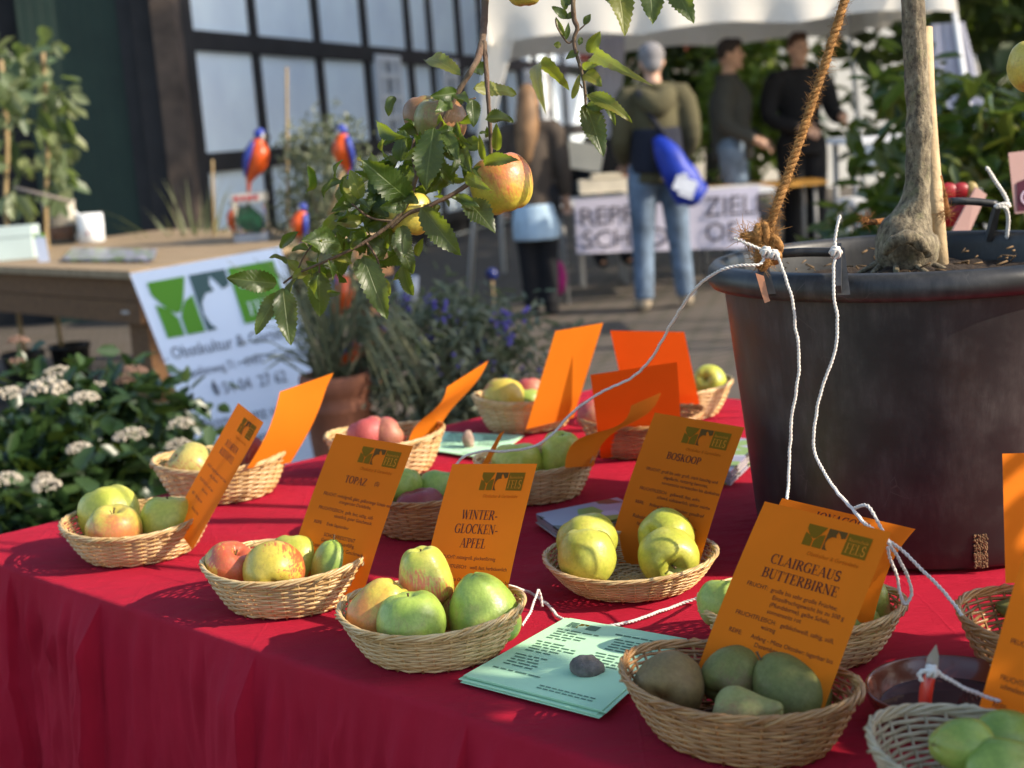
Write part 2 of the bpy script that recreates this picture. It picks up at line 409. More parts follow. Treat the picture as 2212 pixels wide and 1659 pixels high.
m_cloth = cloth_mat()
m_wick = wicker_mat("golden_wicker", (.50, .29, .10), (.62, .41, .17), (.70, .52, .27))
m_wick2 = wicker_mat("pale_wicker", (.40, .32, .19), (.54, .45, .30), (.47, .37, .22))
m_wick3 = wicker_mat("brown_wicker", (.30, .135, .042), (.42, .21, .075), (.50, .29, .11))
m_orange = paper_mat("orange_paper", (.82, .215, .012), .40)
m_orange_d = paper_mat("red_orange_paper", (.92, .115, .008), .42)
m_ink = flat_mat("dark_red_ink", (.035, .004, .006))
m_inkg = paper_mat("olive_green_ink", (.27, .165, .012), .42)
m_inkt = paper_mat("slate_ink", (.17, .10, .025), .42)
m_inkl = paper_mat("ochre_ink", (.48, .135, .01), .42)
m_inko = paper_mat("bare_orange_lettering", (.90, .33, .03), .42)
m_cord = simple("white_cotton_cord", (.78, .74, .68), .9, .1, 300, .5)
m_stone = simple("grey_pebble", (.16, .14, .125), .85, .45, 60, .6)
m_stone2 = simple("pink_pebble", (.36, .25, .20), .85, .3, 50, .6)
m_mint = paper_mat("mint_paper", (.60, .92, .62), .2)
m_inkm = flat_mat("grey_green_ink", (.10, .20, .13))
m_stem = simple("fruit_stalk", (.12, .07, .03), .8, .3, 20)

# ================================================================== the cloth covered table
E1 = V((.717, -.697, 0)); E2 = V((.754, .656, 0)); CORN = V((-.923, 2.229, 0))
LA, LB = 2.45, 1.5
OUT = V((-.697, -.717, 0)); OUTL = V((-.656, .754, 0)); OUTR = V((.697, .717, 0))
def f_s(u, v): return (P(u, v) - CORN).dot(E1)
FOLDS = [(f_s(228, 1288), 1.0), (f_s(575, 1393), .75), (f_s(1030, 1543), .55), (f_s(1290, 1640), .5), (f_s(30, 1225), .4)]
_r = random.Random(77)
CRE = [(_r.uniform(-.1, 1.9), (_r.uniform(-.02, .10) if i < 70 else _r.uniform(.1, .5)), _r.gauss(0, .35 if i < 70 else .8), _r.uniform(.05, .16) if i < 70 else _r.uniform(.08, .3), _r.uniform(.003, .008) * _r.choice((1, 1, -1)), _r.uniform(.006, .012)) for i in range(210)]
def cloth_pt(a, b):
    """a along the front edge, b across the table; outside 0..LA / 0..LB it hangs"""
    ca, cb = min(max(a, 0), LA), min(max(b, 0), LB)
    base = CORN + E1 * ca + E2 * cb
    r = .007
    z = TZ + .0011 * mnoise.noise(V((a * 5, b * 4, 0))) + .0013 * mnoise.noise(V((a * 3 + b * 9, b * 2, 3)))
    z += .0016 * max(0, 1 - abs(math.sin(b * 6.3 + a * 1.1 + .6)) * 9) * (.5 + mnoise.noise(V((a * 4, b * 4, 8))))     # soft ironed creases
    for d, out, s in ((-b, OUT, a), (-a, OUTL, b), (b - LB, OUTR, a)):
        if d <= 0: continue
        hang = max(0, d - r)
        t = min(d / r, 1) * math.pi / 2
        o = r * math.sin(t); z -= r * (1 - math.cos(t)) + hang
        k = min(1, hang / .06); k2 = min(1, hang / .3)
        o += .045 * hang + k * .006 * (1 + mnoise.noise(V((s * 7, 0, 1)))) + .016 * k2 * math.sin(s * 17 + 2.5 * mnoise.noise(V((s * 2, 0, 2))))
        o += .013 * k * (1 - .35 * k2) * mnoise.noise(V((s * 36 + hang * 4, hang * 2.5, 5))) + .0022 * mnoise.noise(V((s * 60, hang * 9, 6))) * k
        o += .016 * k2 * mnoise.noise(V((s * 15 + hang * 4, hang * 3, 9)))
        if out is OUT:
            for s0, h0, sl, ln, am, wd in CRE:
                y = (hang - h0) / ln
                if not 0 < y < 1: continue
                x = (s - s0 - sl * (hang - h0)) / wd
                if -3 < x < 3: o += am * math.exp(-x * x) * math.sin(math.pi * y) * k
            for fs, amp in FOLDS:
                x = s - fs - .01 * hang
                o += amp * .034 * k * (math.exp(-(-x) / .055) if x < 0 else max(0, 1 - x / .0025))
        base = base + out * o
        # the edge puckers a little where it turns over
        z += .0015 * mnoise.noise(V((s * 30, 0, 7))) * min(1, d / r)
    # crinkles that run in from the edge
    if 0 <= b < .12: z += .0014 * (1 - b / .12) * mnoise.noise(V((s_(a) * 40, b * 6, 4)))
    return V((base.x, base.y, max(z, .01)))
def s_(a): return a
def cloth():
    av = [-.70 + .05 * i for i in range(12)] + [-.06, -.03, -.015, -.008, -.003, 0, .004]
    av += [.012 + .0055 * i for i in range(int((LA - .02) / .0055))] + [LA]
    av = sorted(av + [fs + d for fs, _ in FOLDS if 0 < fs < LA for d in (-.006, -.003, -.0012, .0002, .0016, .003, .005)])
    bv = [-.72 + .018 * i for i in range(34)] + [-.10, -.085, -.07, -.055, -.04, -.03, -.022, -.016, -.012, -.009, -.006, -.003, 0, .004, .012, .022, .035, .05, .07, .09, .11]
    bv += [.13 + .02 * i for i in range(int((LB - .15) / .02) + 1)] + [LB - .004, LB, LB + .003, LB + .006, LB + .01, LB + .03, LB + .08, LB + .2, LB + .4, LB + .7]
    mb = MB(); n = len(av)
    mb.add([cloth_pt(a, b) for b in bv for a in av], [(j * n + i, j * n + i + 1, (j + 1) * n + i + 1, (j + 1) * n + i) for j in range(len(bv) - 1) for i in range(n - 1)])
    o = mb.build("tablecloth", m_cloth)
    tag(o, "long red tablecloth draped over the fruit display table down to the ground", "tablecloth")
cloth()

# ------------------------------------------------------------------ baskets
BA, BB, BH = .126, .104, .056
def ell(th, k, z, da=0.):
    c, s = math.cos(th), math.sin(th)
    return V(((BA * k + da) * c, (BB * k + da) * s, z + (.008 * c * c) * (z / BH) ** 2))
def kprof(t): return lerp(.70, 1.0, max(t, 0) ** .8)
def basket_meshes(seed):
    rnd = random.Random(seed)
    wall = MB(); N = 32; ROWS = 15; seg = N * 3
    for r in range(ROWS):
        for strand in range(1):
            t = (r + .5) / ROWS
            ph = (r % 2) * math.pi; pts = []; j0 = rnd.random() * 9
            for i in range(seg + 1):
                th = 2 * math.pi * i / seg
                w = math.cos(th * N / 2 + ph)
                zz = BH * t + .0009 * mnoise.noise(V((math.cos(th) * 3, math.sin(th) * 3, j0)))
                pts.append(ell(th, kprof(t), zz, -.0001 + .0016 * w))
            wall.tube(pts, .0019, 6, cap=False)
    stakes = MB()
    for i in range(N):
        th = 2 * math.pi * i / N + .5 * 2 * math.pi / N * 0
        th += rnd.uniform(-.012, .012)
        stakes.tube([ell(th, kprof(t), BH * t) for t in (-.03, .15, .4, .7, 1.02)], .0017, 6)
    rim = MB()
    for s in range(4):
        pts = []
        n = 200
        for i in range(n + 1):
            th = 2 * math.pi * i / n; q = th * 8 + s * math.pi / 2 + .5 * mnoise.noise(V((math.cos(th) * 2, math.sin(th) * 2, seed)))
            pts.append(ell(th, 1.0, BH, .0022 * math.cos(q)) + V((0, 0, .0015 + .0026 * math.sin(q))))
        rim.tube(pts, .0019, 6, cap=False)
    for i in range(16):                                     # wrapped-over strand ends
        th = rnd.random() * 6.28
        rim.tube([ell(th, 1.0, BH, .004) + V((0, 0, -.004)), ell(th + .10, 1.0, BH, .0045) + V((0, 0, .001)), ell(th + .22, 1.0, BH, .002) + V((0, 0, .0055)), ell(th + .30, 1., BH, -.002) + V((0, 0, .004))], .0016, 5)
    base = MB()
    for k in range(9):
        f = .70 * (k + .8) / 9.2; ph = (k % 2) * math.pi; pts = []
        for i in range(97):
            th = 2 * math.pi * i / 96
            pts.append(V((BA * f * math.cos(th), BB * f * math.sin(th), .0022 + .0016 * math.cos(th * 12 + ph))))
        base.tube(pts, .0024, 5, cap=False)
    for i in range(24):
        th = 2 * math.pi * i / 24
        base.tube([V((BA * .05 * math.cos(th), BB * .05 * math.sin(th), .002)), V((BA * .70 * math.cos(th), BB * .70 * math.sin(th), .002))], .0018, 5)
    base.add([(BA * .69 * math.cos(q), BB * .69 * math.sin(q), .0006) for q in [2 * math.pi * i / 40 for i in range(40)]], [tuple(range(40))])
    return wall, stakes, rim, base
def make_basket(seed, mats):
    t = thing("wicker_basket", "x", "basket", (0, 0, 0), "oval wicker baskets of fruit on the red table")
    for nm, mb, mt in zip(("woven_wall", "stakes", "rim", "base"), basket_meshes(seed), mats): mb.build(nm, mt, t)
    return t
GB = [make_basket(3, [m_wick, m_wick, m_wick, m_wick]), make_basket(8, [m_wick, m_wick, m_wick, m_wick]), make_basket(5, [m_wick3, m_wick3, m_wick3, m_wick3]), make_basket(6, [m_wick2, m_wick2, m_wick2, m_wick2])]
USED = set(); BPOS = {}
BINF = {}; SHR = dict(B5=.93, B7=.94, B6=.88, B9=.87)
def basket(key, u, v, yaw, label, kind=0, sc=(1, 1, 1)):
    sc = (sc[0] * SHR.get(key, .895), sc[1] * SHR.get(key, .895), sc[2])
    p = P(u, v, TZ + .003 + BH * sc[2]); p.z = TZ + .003
    BPOS[key] = p; BINF[key] = (p.copy(), rad(yaw), sc)
    if kind in USED: return copy_tree(GB[kind], p, rad(yaw), sc, label)
    o = GB[kind]; USED.add(kind); o.location = p; o.rotation_euler = (0, 0, rad(yaw)); o.scale = sc; o["label"] = label
    return o
basket('B1', 297, 1123, 4, "wicker basket at the table's left corner with three yellow-green apples and a narrow-looking card", 0, (1.0, 1.2, .88))
basket('B2', 478, 993, 12, "wicker basket at the far left edge holding a striped apple and a curled blank card", 1, (1.04, 1.12, 1.1))
basket('B3', 622, 1214, -10, "wicker basket with red and green apples in front of the card headed TOPAZ", 1, (1.0, 1.06, .95))
basket('B4', 932, 1317, -22, "wicker basket of large bell-shaped apples in front of the WINTER-GLOCKEN-APFEL card", 0, (.98, 1.06, .88))
basket('B5', 1362, 1203, -26, "shallow wicker basket of four green apples under the BOSKOOP card", 1, (.96, 1.12, .62))
basket('B6', 1592, 1476, -40, "brown wicker basket of four dark pears in front of the CLAIRGEAUS BUTTERBIRNE card", 2, (1.10, .92, .98))
basket('B7', 1728, 1309, -22, "golden wicker basket half hidden behind the CLAIRGEAUS BUTTERBIRNE card", 0, (.95, .96, .9))
basket('B8', 2318, 1345, -30, "wicker basket cut off by the right edge, behind the clay dish", 2, (1, 1, 1.1))
basket('B9', 2188, 1650, -42, "pale whitish wicker basket of smooth green pears in the lower right corner", 3, (1.08, .9, 1.2))
basket('B10', 924, 1060, -8, "wicker basket between the TOPAZ and WINTER-GLOCKEN-APFEL cards with a dark red apple in front", 2, (.92, .98, 1.05))
basket('B11', 1155, 996, 4, "wicker basket of two yellow-green apples right of the rear green leaflets", 0, (.88, 1.0, 1.0))
basket('B12', 832, 944, 2, "wicker basket of two dusky red apples behind the TOPAZ card", 1, (.95, 1.05, 1.1))
basket('B13', 1136, 857, 8, "wicker basket at the far table edge with the bright upright amber card", 0, (.95, .95, 1.1))
basket('B14', 1385, 905, -4, "wicker basket behind the BOSKOOP card holding the upright red-orange blank card", 2, (1.0, 1.0, 1.05))
basket('B15', 1462, 838, 12, "wicker basket farthest back, against the pot, with one yellow apple", 1, (1.0, .95, 1.0))

# ------------------------------------------------------------------ fruit
PR = {
 'round': [(0, .60), (.05, .61), (.13, .70), (.28, .82), (.5, .86), (.76, .71), (.94, .40), (1, .06), (.96, -.28), (.84, -.56), (.64, -.78), (.44, -.86), (.28, -.84), (.13, -.76), (0, -.72)],
 'flat': [(0, .48), (.06, .50), (.16, .62), (.32, .73), (.55, .74), (.80, .58), (.96, .30), (1, .02), (.96, -.26), (.84, -.50), (.64, -.68), (.44, -.74), (.28, -.70), (.13, -.6), (0, -.56)],
 'bell': [(0, .72), (.05, .74), (.13, .86), (.26, 1.0), (.44, 1.02), (.66, .86), (.82, .55), (.93, .15), (1, -.25), (.97, -.58), (.84, -.84), (.6, -.98), (.4, -1.0), (.2, -.93), (0, -.88)],
 'pear': [(0, 1.18), (.08, 1.2), (.2, 1.16), (.32, 1.04), (.44, .82), (.60, .52), (.80, .18), (.95, -.16), (1, -.45), (.92, -.75), (.70, -.95), (.42, -1.02), (.2, -.97), (.08, -.92), (0, -.9)],
 'fat': [(0, 1.05), (.06, 1.07), (.2, 1.06), (.38, .98), (.58, .80), (.78, .50), (.93, .15), (1, -.22), (.96, -.55), (.82, -.82), (.58, -.98), (.36, -1.0), (.18, -.94), (0, -.9)],
}
FME = {}
def fruit_mesh(shape, seed):
    key = (shape, seed)
    if key in FME: return FME[key]
    rnd = random.Random(seed * 77 + len(shape)); ph = rnd.random() * 6; skew = V((rnd.uniform(-.06, .06), rnd.uniform(-.06, .06), 0))
    la = .020 if shape in ('bell', 'flat') else .009
    if shape in ('pear', 'fat'): skew *= 2.4; la = .012
    def fn(p, q):
        k = la * math.cos(5 * q + ph) * (.35 + .65 * min(1, abs(p.z))) * min(1, math.hypot(p.x, p.y) * 1.6)
        d = 1 + k + .045 * mnoise.noise(p * 1.3 + V((seed * 3.1, 0, 0))) + .012 * mnoise.noise(p * 4 + V((0, seed, 0)))
        return V((p.x * d, p.y * d, p.z * (1 + .02 * math.cos(5 * q + ph)))) + skew * (p.z * abs(p.z))
    mb = MB().lathe(prof(PR[shape], 4), 40, fn=fn)
    top = PR[shape][0][1]; bot = PR[shape][-1][1]
    st = MB().tube(spline([(0, 0, top - .08), (.02, .01, top + .10), (.07, .03, top + (.30 if shape in ('round', 'bell') else .24))], 4), [.035] * 4 + [.03] * 4 + [.045], 7)
    ca = MB()
    for i in range(5):
        a = i * 1.257 + ph
        ca.tube([(0, 0, bot + .02), (.07 * math.cos(a), .07 * math.sin(a), bot - .05), (.13 * math.cos(a + .3), .13 * math.sin(a + .3), bot - .07)], [.035, .03, .008], 5)
    FME[key] = (mb, st, ca, {}); return FME[key]
def fruit(name, label, shape, mat, pos, r, axis=(0, 0, 1), spin=0., seed=1, stalk=True, group=None, cat="apple"):
    mb, st, ca, cache = fruit_mesh(shape, seed)
    o = mb.build(name, mat)
    tag(o, label, cat, group)
    q = V(axis).normalized().to_track_quat('Z', 'Y')
    o.location = pos; o.scale = (r, r, r); o.rotation_euler = (q.to_matrix() @ Matrix.Rotation(spin, 3, 'Z')).to_euler()
    for nm, b, on in (("stalk", st, stalk), ("calyx", ca, True)):
        if on:
            c = b.build(nm, m_stem); c.parent = o; c.matrix_parent_inverse = Matrix()
    return o
YG1, YG2 = (.46, .46, .055), (.56, .50, .09)
fm = dict(
 yg=fruit_mat("yellow_green_skin", (.40, .44, .05), (.55, .52, .08), dark=(.10, .07, .02)),
 yel=fruit_mat("yellow_skin", (.62, .46, .06), (.62, .52, .10), (.60, .20, .05), (.6, .2, -.3), .2, .3),
 ygb=fruit_mat("blushed_yellow_skin", (.46, .44, .06), (.60, .46, .09), (.55, .15, .06), (-.2, -1, -.2), .34, .6, dark=(.10, .07, .02)),
 pinkg=fruit_mat("pink_flushed_green_skin", (.42, .46, .06), (.60, .55, .10), (.62, .12, .07), (.25, -.6, -.8), .42, 1.0, rough=.3),
 red=fruit_mat("red_skin", (.55, .34, .06), (.60, .42, .08), (.48, .06, .035), (-.3, -.3, .6), .66, 1.2),
 redy=fruit_mat("red_and_yellow_skin", (.52, .42, .05), (.60, .46, .07), (.46, .07, .035), (-1, -.2, .5), .50, 1.5),
 dkred=fruit_mat("dusky_dark_red_skin", (.30, .10, .05), (.40, .14, .08), (.24, .022, .028), (0, 0, 1), .75, 1.0, rough=.42),
 pinkred=fruit_mat("bloomed_pink_red_skin", (.40, .13, .09), (.46, .2, .1), (.44, .07, .07), (1, 0, .4), .72, .8, rough=.5),
 stripe=fruit_mat("striped_skin", (.46, .42, .10), (.56, .44, .12), (.42, .06, .04), (0, -.6, -.2), .36, 3.0, soft=.3),
 green=fruit_mat("green_skin", (.26, .38, .055), (.36, .46, .09), (.34, .30, .10), (1, -.2, -.7), .06, .5),
 greenb=fruit_mat("russet_flecked_green_skin", (.24, .36, .05), (.40, .46, .09), (.42, .22, .08), (.6, -.5, -.9), .28, .25),
 olive=fruit_mat("olive_pear_skin", (.125, .135, .022), (.21, .195, .045), (.17, .10, .035), (-.5, -.4, -.5), .3, .8, rough=.58, sscale=26, spots=.5),
 brown=fruit_mat("brown_russet_pear_skin", (.17, .105, .035), (.22, .15, .05), (.11, .10, .03), (1, .2, .5), .2, .8, rough=.6, sscale=26, spots=.4),
 dull=fruit_mat("shaded_dull_skin", (.20, .21, .05), (.30, .24, .07), (.30, .13, .06), (.8, 0, .2), .35, .8),  # darker skin colours stand in for shade on two hanging apples
 oliveg=fruit_mat("grey_green_pear_skin", (.22, .225, .06), (.29, .28, .09), (.26, .16, .06), (-.9, .3, .2), .2, .8, rough=.6, sscale=26),
 smooth=fruit_mat("smooth_green_pear_skin", (.17, .26, .035), (.27, .36, .065), (.33, .33, .06), (0, 0, 1), .1, .6, rough=.33, sscale=30, spots=.4),
)
def fr(label, shape, mat, u, v, rpx, zr=1.0, dz=0., axis=(0, 0, 1), spin=0., seed=1, stalk=True, name="apple", y=None, cat=None, group=None, o=None):
    """fruit whose centre shows at (u, v) with radius rpx (sideways); rests on the basket floor unless lifted"""
    r = .04
    for _ in range(6):
        p = D(u, v, y) if y else P(u, v, TZ + .008 + r * zr * .9 + dz)
        r = rpx / FPX * (p - CP).dot(Fv)
    if o is not None:
        key, off = o; p = D(u, v, BINF[key][0].y + off); r = rpx / FPX * (p - CP).dot(Fv)
    elif not y:                     # keep it inside its basket: slide along the sight line until it rests between the walls
        c, yw, sc = min(BINF.values(), key=lambda q: (V((q[0].x, q[0].y, 0)) - V((p.x, p.y, 0))).length)
        best = None; r0 = r; d0 = (p - CP)
        for i in range(90):
            q = CP + d0 * (1 + .04 - i * .0016); rr = rpx / FPX * (q - CP).dot(Fv)
            l = Matrix.Rotation(-yw, 3, 'Z') @ (q - c)
            tz = max(0, min(1, (q.z - TZ) / BH)); kk = kprof(tz) * .97
            e = math.hypot(l.x / (BA * sc[0] * kk - rr * .62), l.y / (BB * sc[1] * kk - rr * .62))
            low = max(0, TZ + .008 + rr * zr * .85 - q.z) * 60
            s_ = max(0, e - 1) + low + abs(i - 25) * .0006
            if best is None or s_ < best[0]: best = (s_, q, rr)
        p, r = best[1], best[2]
    return fruit(name, label, shape, fm[mat] if isinstance(mat, str) else mat, p, r, axis, spin, seed, stalk, group, cat or name)
cam_dir = V((0, -1, .25))
G1 = "apples in the baskets on the red table"
# B1
fr("yellow-green apple at the back of the left corner basket", 'round', 'yg', 236, 1112, 66, axis=(-.3, .3, 1), seed=1, group=G1, o=('B1', .045))
fr("yellow-green apple with a pinkish flush, front of the left corner basket", 'round', 'ygb', 247, 1148, 60, axis=(.1, -.15, 1), seed=2, group=G1, o=('B1', -.040))
fr("green apple with a deep stalk hollow beside the narrow-looking card", 'round', 'yg', 363, 1128, 61, axis=(.1, .2, 1), spin=1, seed=3, group=G1, o=('B1', .0))
# B2
fr("yellow apple with red stripes in the far left basket", 'flat', 'stripe', 410, 1010, 56, axis=(-.6, -.2, .7), seed=4, group=G1, o=('B2', -.005))
fr("dark red apple behind the narrow-looking card", 'round', 'dkred', 528, 985, 46, axis=(0, .2, 1), seed=5, group=G1, o=('B2', .0))
# B3
fr("salmon red apple at the left end of the TOPAZ basket", 'flat', 'red', 500, 1222, 57, axis=(.45, -.25, .85), spin=.4, seed=6, group=G1, o=('B3', -.004))
fr("red and yellow apple with its calyx to the front in the TOPAZ basket", 'round', 'redy', 592, 1236, 67, axis=(-.2, .9, .35), seed=7, group=G1, o=('B3', -.034))
fr("yellow-green apple behind the red and yellow one in the TOPAZ basket", 'round', 'yg', 640, 1212, 62, axis=(.1, .35, 1), seed=8, group=G1, o=('B3', .035))
fr("tall green apple with russet flecks at the foot of the TOPAZ card", 'fat', 'green', 724, 1222, 54, 1.15, axis=(.05, -.05, 1), seed=9, group=G1, o=('B3', .0))
# B4
fr("yellow apple leaning at the left end of the bell-shaped apples", 'bell', 'yel', 822, 1318, 64, axis=(.55, .15, .8), spin=2, seed=10, group=G1, o=('B4', .0))
fr("tall yellow-green and pink bell-shaped apple standing at the back", 'bell', 'pinkg', 918, 1245, 60, 1.1, axis=(-.1, .05, 1), spin=.5, seed=11, group=G1, o=('B4', .030))
fr("pale green apple with stalk at the front of the bell-shaped apples", 'round', 'green', 888, 1348, 75, axis=(-.05, .15, 1), spin=1.2, seed=12, group=G1, o=('B4', -.040))
fr("largest green fruit, cone-shaped, at the right of the bell-shaped apples", 'fat', 'green', 1043, 1318, 78, 1.05, axis=(-.12, .12, 1), spin=.3, seed=13, group=G1, stalk=False, o=('B4', -.005))
fr("orange-red apple peeping out behind the largest green fruit", 'round', 'red', 985, 1318, 48, axis=(0, .3, 1), seed=14, group=G1, o=('B4', .035))
# B5
fr("green apple at the back left under the BOSKOOP card", 'flat', 'yg', 1268, 1168, 66, axis=(-.3, .5, .8), seed=15, group=G1, o=('B5', .03))
fr("yellowish spotted apple at the front left under the BOSKOOP card", 'round', 'yg', 1268, 1202, 64, axis=(.1, .4, .9), spin=2, seed=16, group=G1, o=('B5', -.03))
fr("green apple with an open calyx at the back right under the BOSKOOP card", 'flat', 'yg', 1438, 1162, 64, axis=(.75, .6, -.3), seed=17, group=G1, o=('B5', .022))
fr("green apple with a dark stalk hollow facing the front, under the BOSKOOP card", 'round', 'yg', 1444, 1204, 67, axis=(.05, -.75, -.12), spin=.6, seed=18, group=G1, o=('B5', -.032))
# B6
GP = "dark pears in the brown basket"
fr("brown russet pear at the left end of the dark pear basket", 'fat', 'brown', 1450, 1476, 76, axis=(.35, .85, .25), seed=19, name="pear", group=GP, o=('B6', .030))
fr("dark green pear at the back against the CLAIRGEAUS BUTTERBIRNE card", 'fat', 'olive', 1588, 1458, 68, axis=(.6, .6, .5), seed=20, name="pear", group=GP, o=('B6', .036))
fr("large dark green pear at the right of the dark pear basket", 'fat', 'olive', 1702, 1494, 82, axis=(-.55, .35, .7), spin=1, seed=21, name="pear", group=GP, o=('B6', .0))
fr("grey-green pear lying at the front of the dark pear basket", 'pear', 'oliveg', 1612, 1546, 66, axis=(.93, -.3, .06), spin=.4, seed=22, name="pear", group=GP, o=('B6', -.048))
# B7
fr("reddish-brown and green apple at the left end of the half hidden basket", 'round', 'greenb', 1562, 1303, 56, axis=(.1, .3, 1), seed=23, group=G1, o=('B7', .0))
fr("pale streaked green apple right of the CLAIRGEAUS BUTTERBIRNE card", 'bell', 'greenb', 1872, 1308, 54, 1.1, axis=(.05, -.1, 1), seed=24, group=G1, o=('B7', .005))
fr("green apple low down at the right end of the half hidden basket", 'round', 'green', 1850, 1352, 52, axis=(.2, .2, 1), seed=25, group=G1, o=('B7', -.03))
# B8
fr("dark green fruit at the left end of the basket cut off by the right edge", 'pear', 'olive', 2200, 1318, 40, axis=(-.95, -.1, .1), seed=26, name="pear")
# B9
GS = "smooth green pears in the pale basket"
fr("smooth green pear at the left end of the pale basket", 'fat', 'smooth', 2075, 1612, 62, axis=(-.7, -.25, .2), seed=27, name="pear", group=GS, o=('B9', -.01))
fr("smooth green pear at the back of the pale basket under its card", 'fat', 'smooth', 2180, 1590, 62, axis=(.8, .3, .3), seed=28, name="pear", group=GS, o=('B9', .05))
fr("smooth green pear with a rough brown patch at the front of the pale basket", 'fat', 'smooth', 2165, 1660, 70, axis=(.8, -.3, .3), spin=2, seed=29, name="pear", group=GS, o=('B9', -.03))
# B10
fr("small green apple mostly hidden by the right edge of the TOPAZ card", 'round', 'green', 868, 1050, 44, axis=(.2, .3, 1), seed=30, group=G1, o=('B10', .015))
fr("bright green apple behind the dark red one, left of the WINTER-GLOCKEN-APFEL card", 'round', 'green', 945, 1062, 47, axis=(.2, .5, .8), seed=31, group=G1, o=('B10', .04))
fr("dark red apple in front, between the TOPAZ and WINTER-GLOCKEN-APFEL cards", 'flat', 'dkred', 908, 1102, 57, axis=(-.15, .1, 1), seed=32, group=G1, o=('B10', -.03))
# B11
fr("pale yellow-green apple behind the WINTER-GLOCKEN-APFEL card", 'flat', 'yg', 1117, 1003, 58, axis=(.0, .2, 1), seed=33, group=G1, o=('B11', .0))
fr("tall yellow-green apple beside the double-curved orange card", 'bell', 'yg', 1214, 985, 49, 1.1, axis=(.05, -.1, 1), seed=34, group=G1, o=('B11', .0))
# B12
fr("dusky purple-red apple at the left behind the TOPAZ card", 'flat', 'pinkred', 794, 940, 46, axis=(-.3, .2, .9), seed=35, group=G1, o=('B12', .0))
fr("bright pinkish-red apple tipped on edge behind the TOPAZ card", 'flat', 'pinkred', 838, 940, 40, axis=(.9, .2, .4), seed=36, group=G1, o=('B12', .0))
# B13
fr("large red apple with a yellow underside left of the bright amber card", 'round', 'redy', 1087, 862, 47, axis=(.1, .4, .9), spin=2.2, seed=37, group=G1, o=('B13', -.012))
fr("small red apple behind, touching the bright amber card", 'round', 'pinkred', 1144, 846, 32, axis=(0, .3, 1), seed=38, group=G1, o=('B13', .04))
fr("green and red apple low down beside the bright amber card", 'round', 'greenb', 1140, 872, 34, axis=(0, .3, 1), seed=39, group=G1, o=('B13', .0))
# B14
fr("dull red apple at the left of the upright red-orange card", 'round', 'pinkred', 1282, 895, 36, axis=(.1, .3, 1), seed=40, group=G1, o=('B14', .0))
# B15
fr("yellow apple with its stalk hollow turned forward, beside the pot", 'round', 'yg', 1533, 824, 36, axis=(-.35, -.7, .35), seed=41, group=G1, o=('B15', .0))
fr("yellow apple half hidden by the flat red-orange card next to the pot", 'round', 'yel', 1505, 838, 28, axis=(0, .3, 1), seed=42, group=G1, o=('B15', .02))

# ------------------------------------------------------------------ cards
def pose(x, w=.148, h=.21, push=1.):
    bc = V(x[:3]); yaw, tilt, rl = x[3:]
    s = V((math.cos(yaw), math.sin(yaw), 0)); n = V((math.sin(yaw), -math.cos(yaw), 0))
    t = V((0, 0, 1)) * math.cos(tilt) - n * math.sin(tilt)
    s2 = s * math.cos(rl) + t * math.sin(rl); t2 = t * math.cos(rl) - s * math.sin(rl)
    bl, br = bc - s2 * w / 2, bc + s2 * w / 2
    return [CP + (q - CP) * push for q in (bl, br, br + t2 * h, bl + t2 * h)]
CARDG = "orange variety cards stuck in the baskets"
def card(label, corners, bow=None, title=None, body=(), mat=None, lg=(.40, .90, .835, .945), tsize=.0100, ty=None, tx=.5, sub=True):
    sh = Sheet(*corners, bow)
    mb = MB(); sh.mesh(mb)
    o = tag(mb.build("variety_card", mat or m_orange), label, "card", CARDG)
    if title:
        lb = MB(); logo(sh, lb, *lg)
        a0, a1, b0, b1 = lg
        xm = lerp(a0, a1, .82)
        sh.line(lb, serif("FELS"), xm, lerp(b0, b1, .12), .0105, sx=.85, off=.0009, m=2)
        sh.line(lb, sans("Baumschule"), xm, lerp(b0, b1, .66), .0052, sx=.9, off=.0009, m=2)
        if sub: sh.line(lb, sans("Obstkultur & Gartenliebe"), lerp(a0, a1, .55), b0 - .045, .0062, sx=.92, m=3, slant=.2)
        lb.build("nursery_logo", [m_inkg, m_inkt, m_inko, m_inkl], o)
        tb = MB(); y = ty or .72
        for ln in title:
            sh.line(tb, serif(ln), tx, y, tsize, sx=1.12); y -= tsize * 1.52 / sh.h
        tb.build("printed_title", m_ink, o)
    if body:
        bb = MB()
        for (x, y, txt, size, al) in body: sh.line(bb, sans(txt), x, y, size, al)
        bb.build("printed_text", m_ink, o)
    return o
F = .0064
card("narrow-looking card headed DÜLMENER ROSENAPFEL at the table's left corner", pose((-.509, 2.058, .797, -1.114, .614, -.064)), None, ["DÜLMENER", "ROSENAPFEL"],
     [(.12, .50, "FRUCHT: mittelgroß, gelb mit roten Streifen", F, 'l'), (.36, .455, "saftig, süßsäuerlich", F, 'l'), (.12, .385, "FRUCHTFLEISCH:  weiß, locker", F, 'l'), (.36, .34, "feines Aroma", F, 'l'), (.12, .27, "REIFE:   Mitte September", F, 'l'), (.5, .19, "Robuste Sorte", F * 1.1, 'c')], ty=.70, tx=.52)
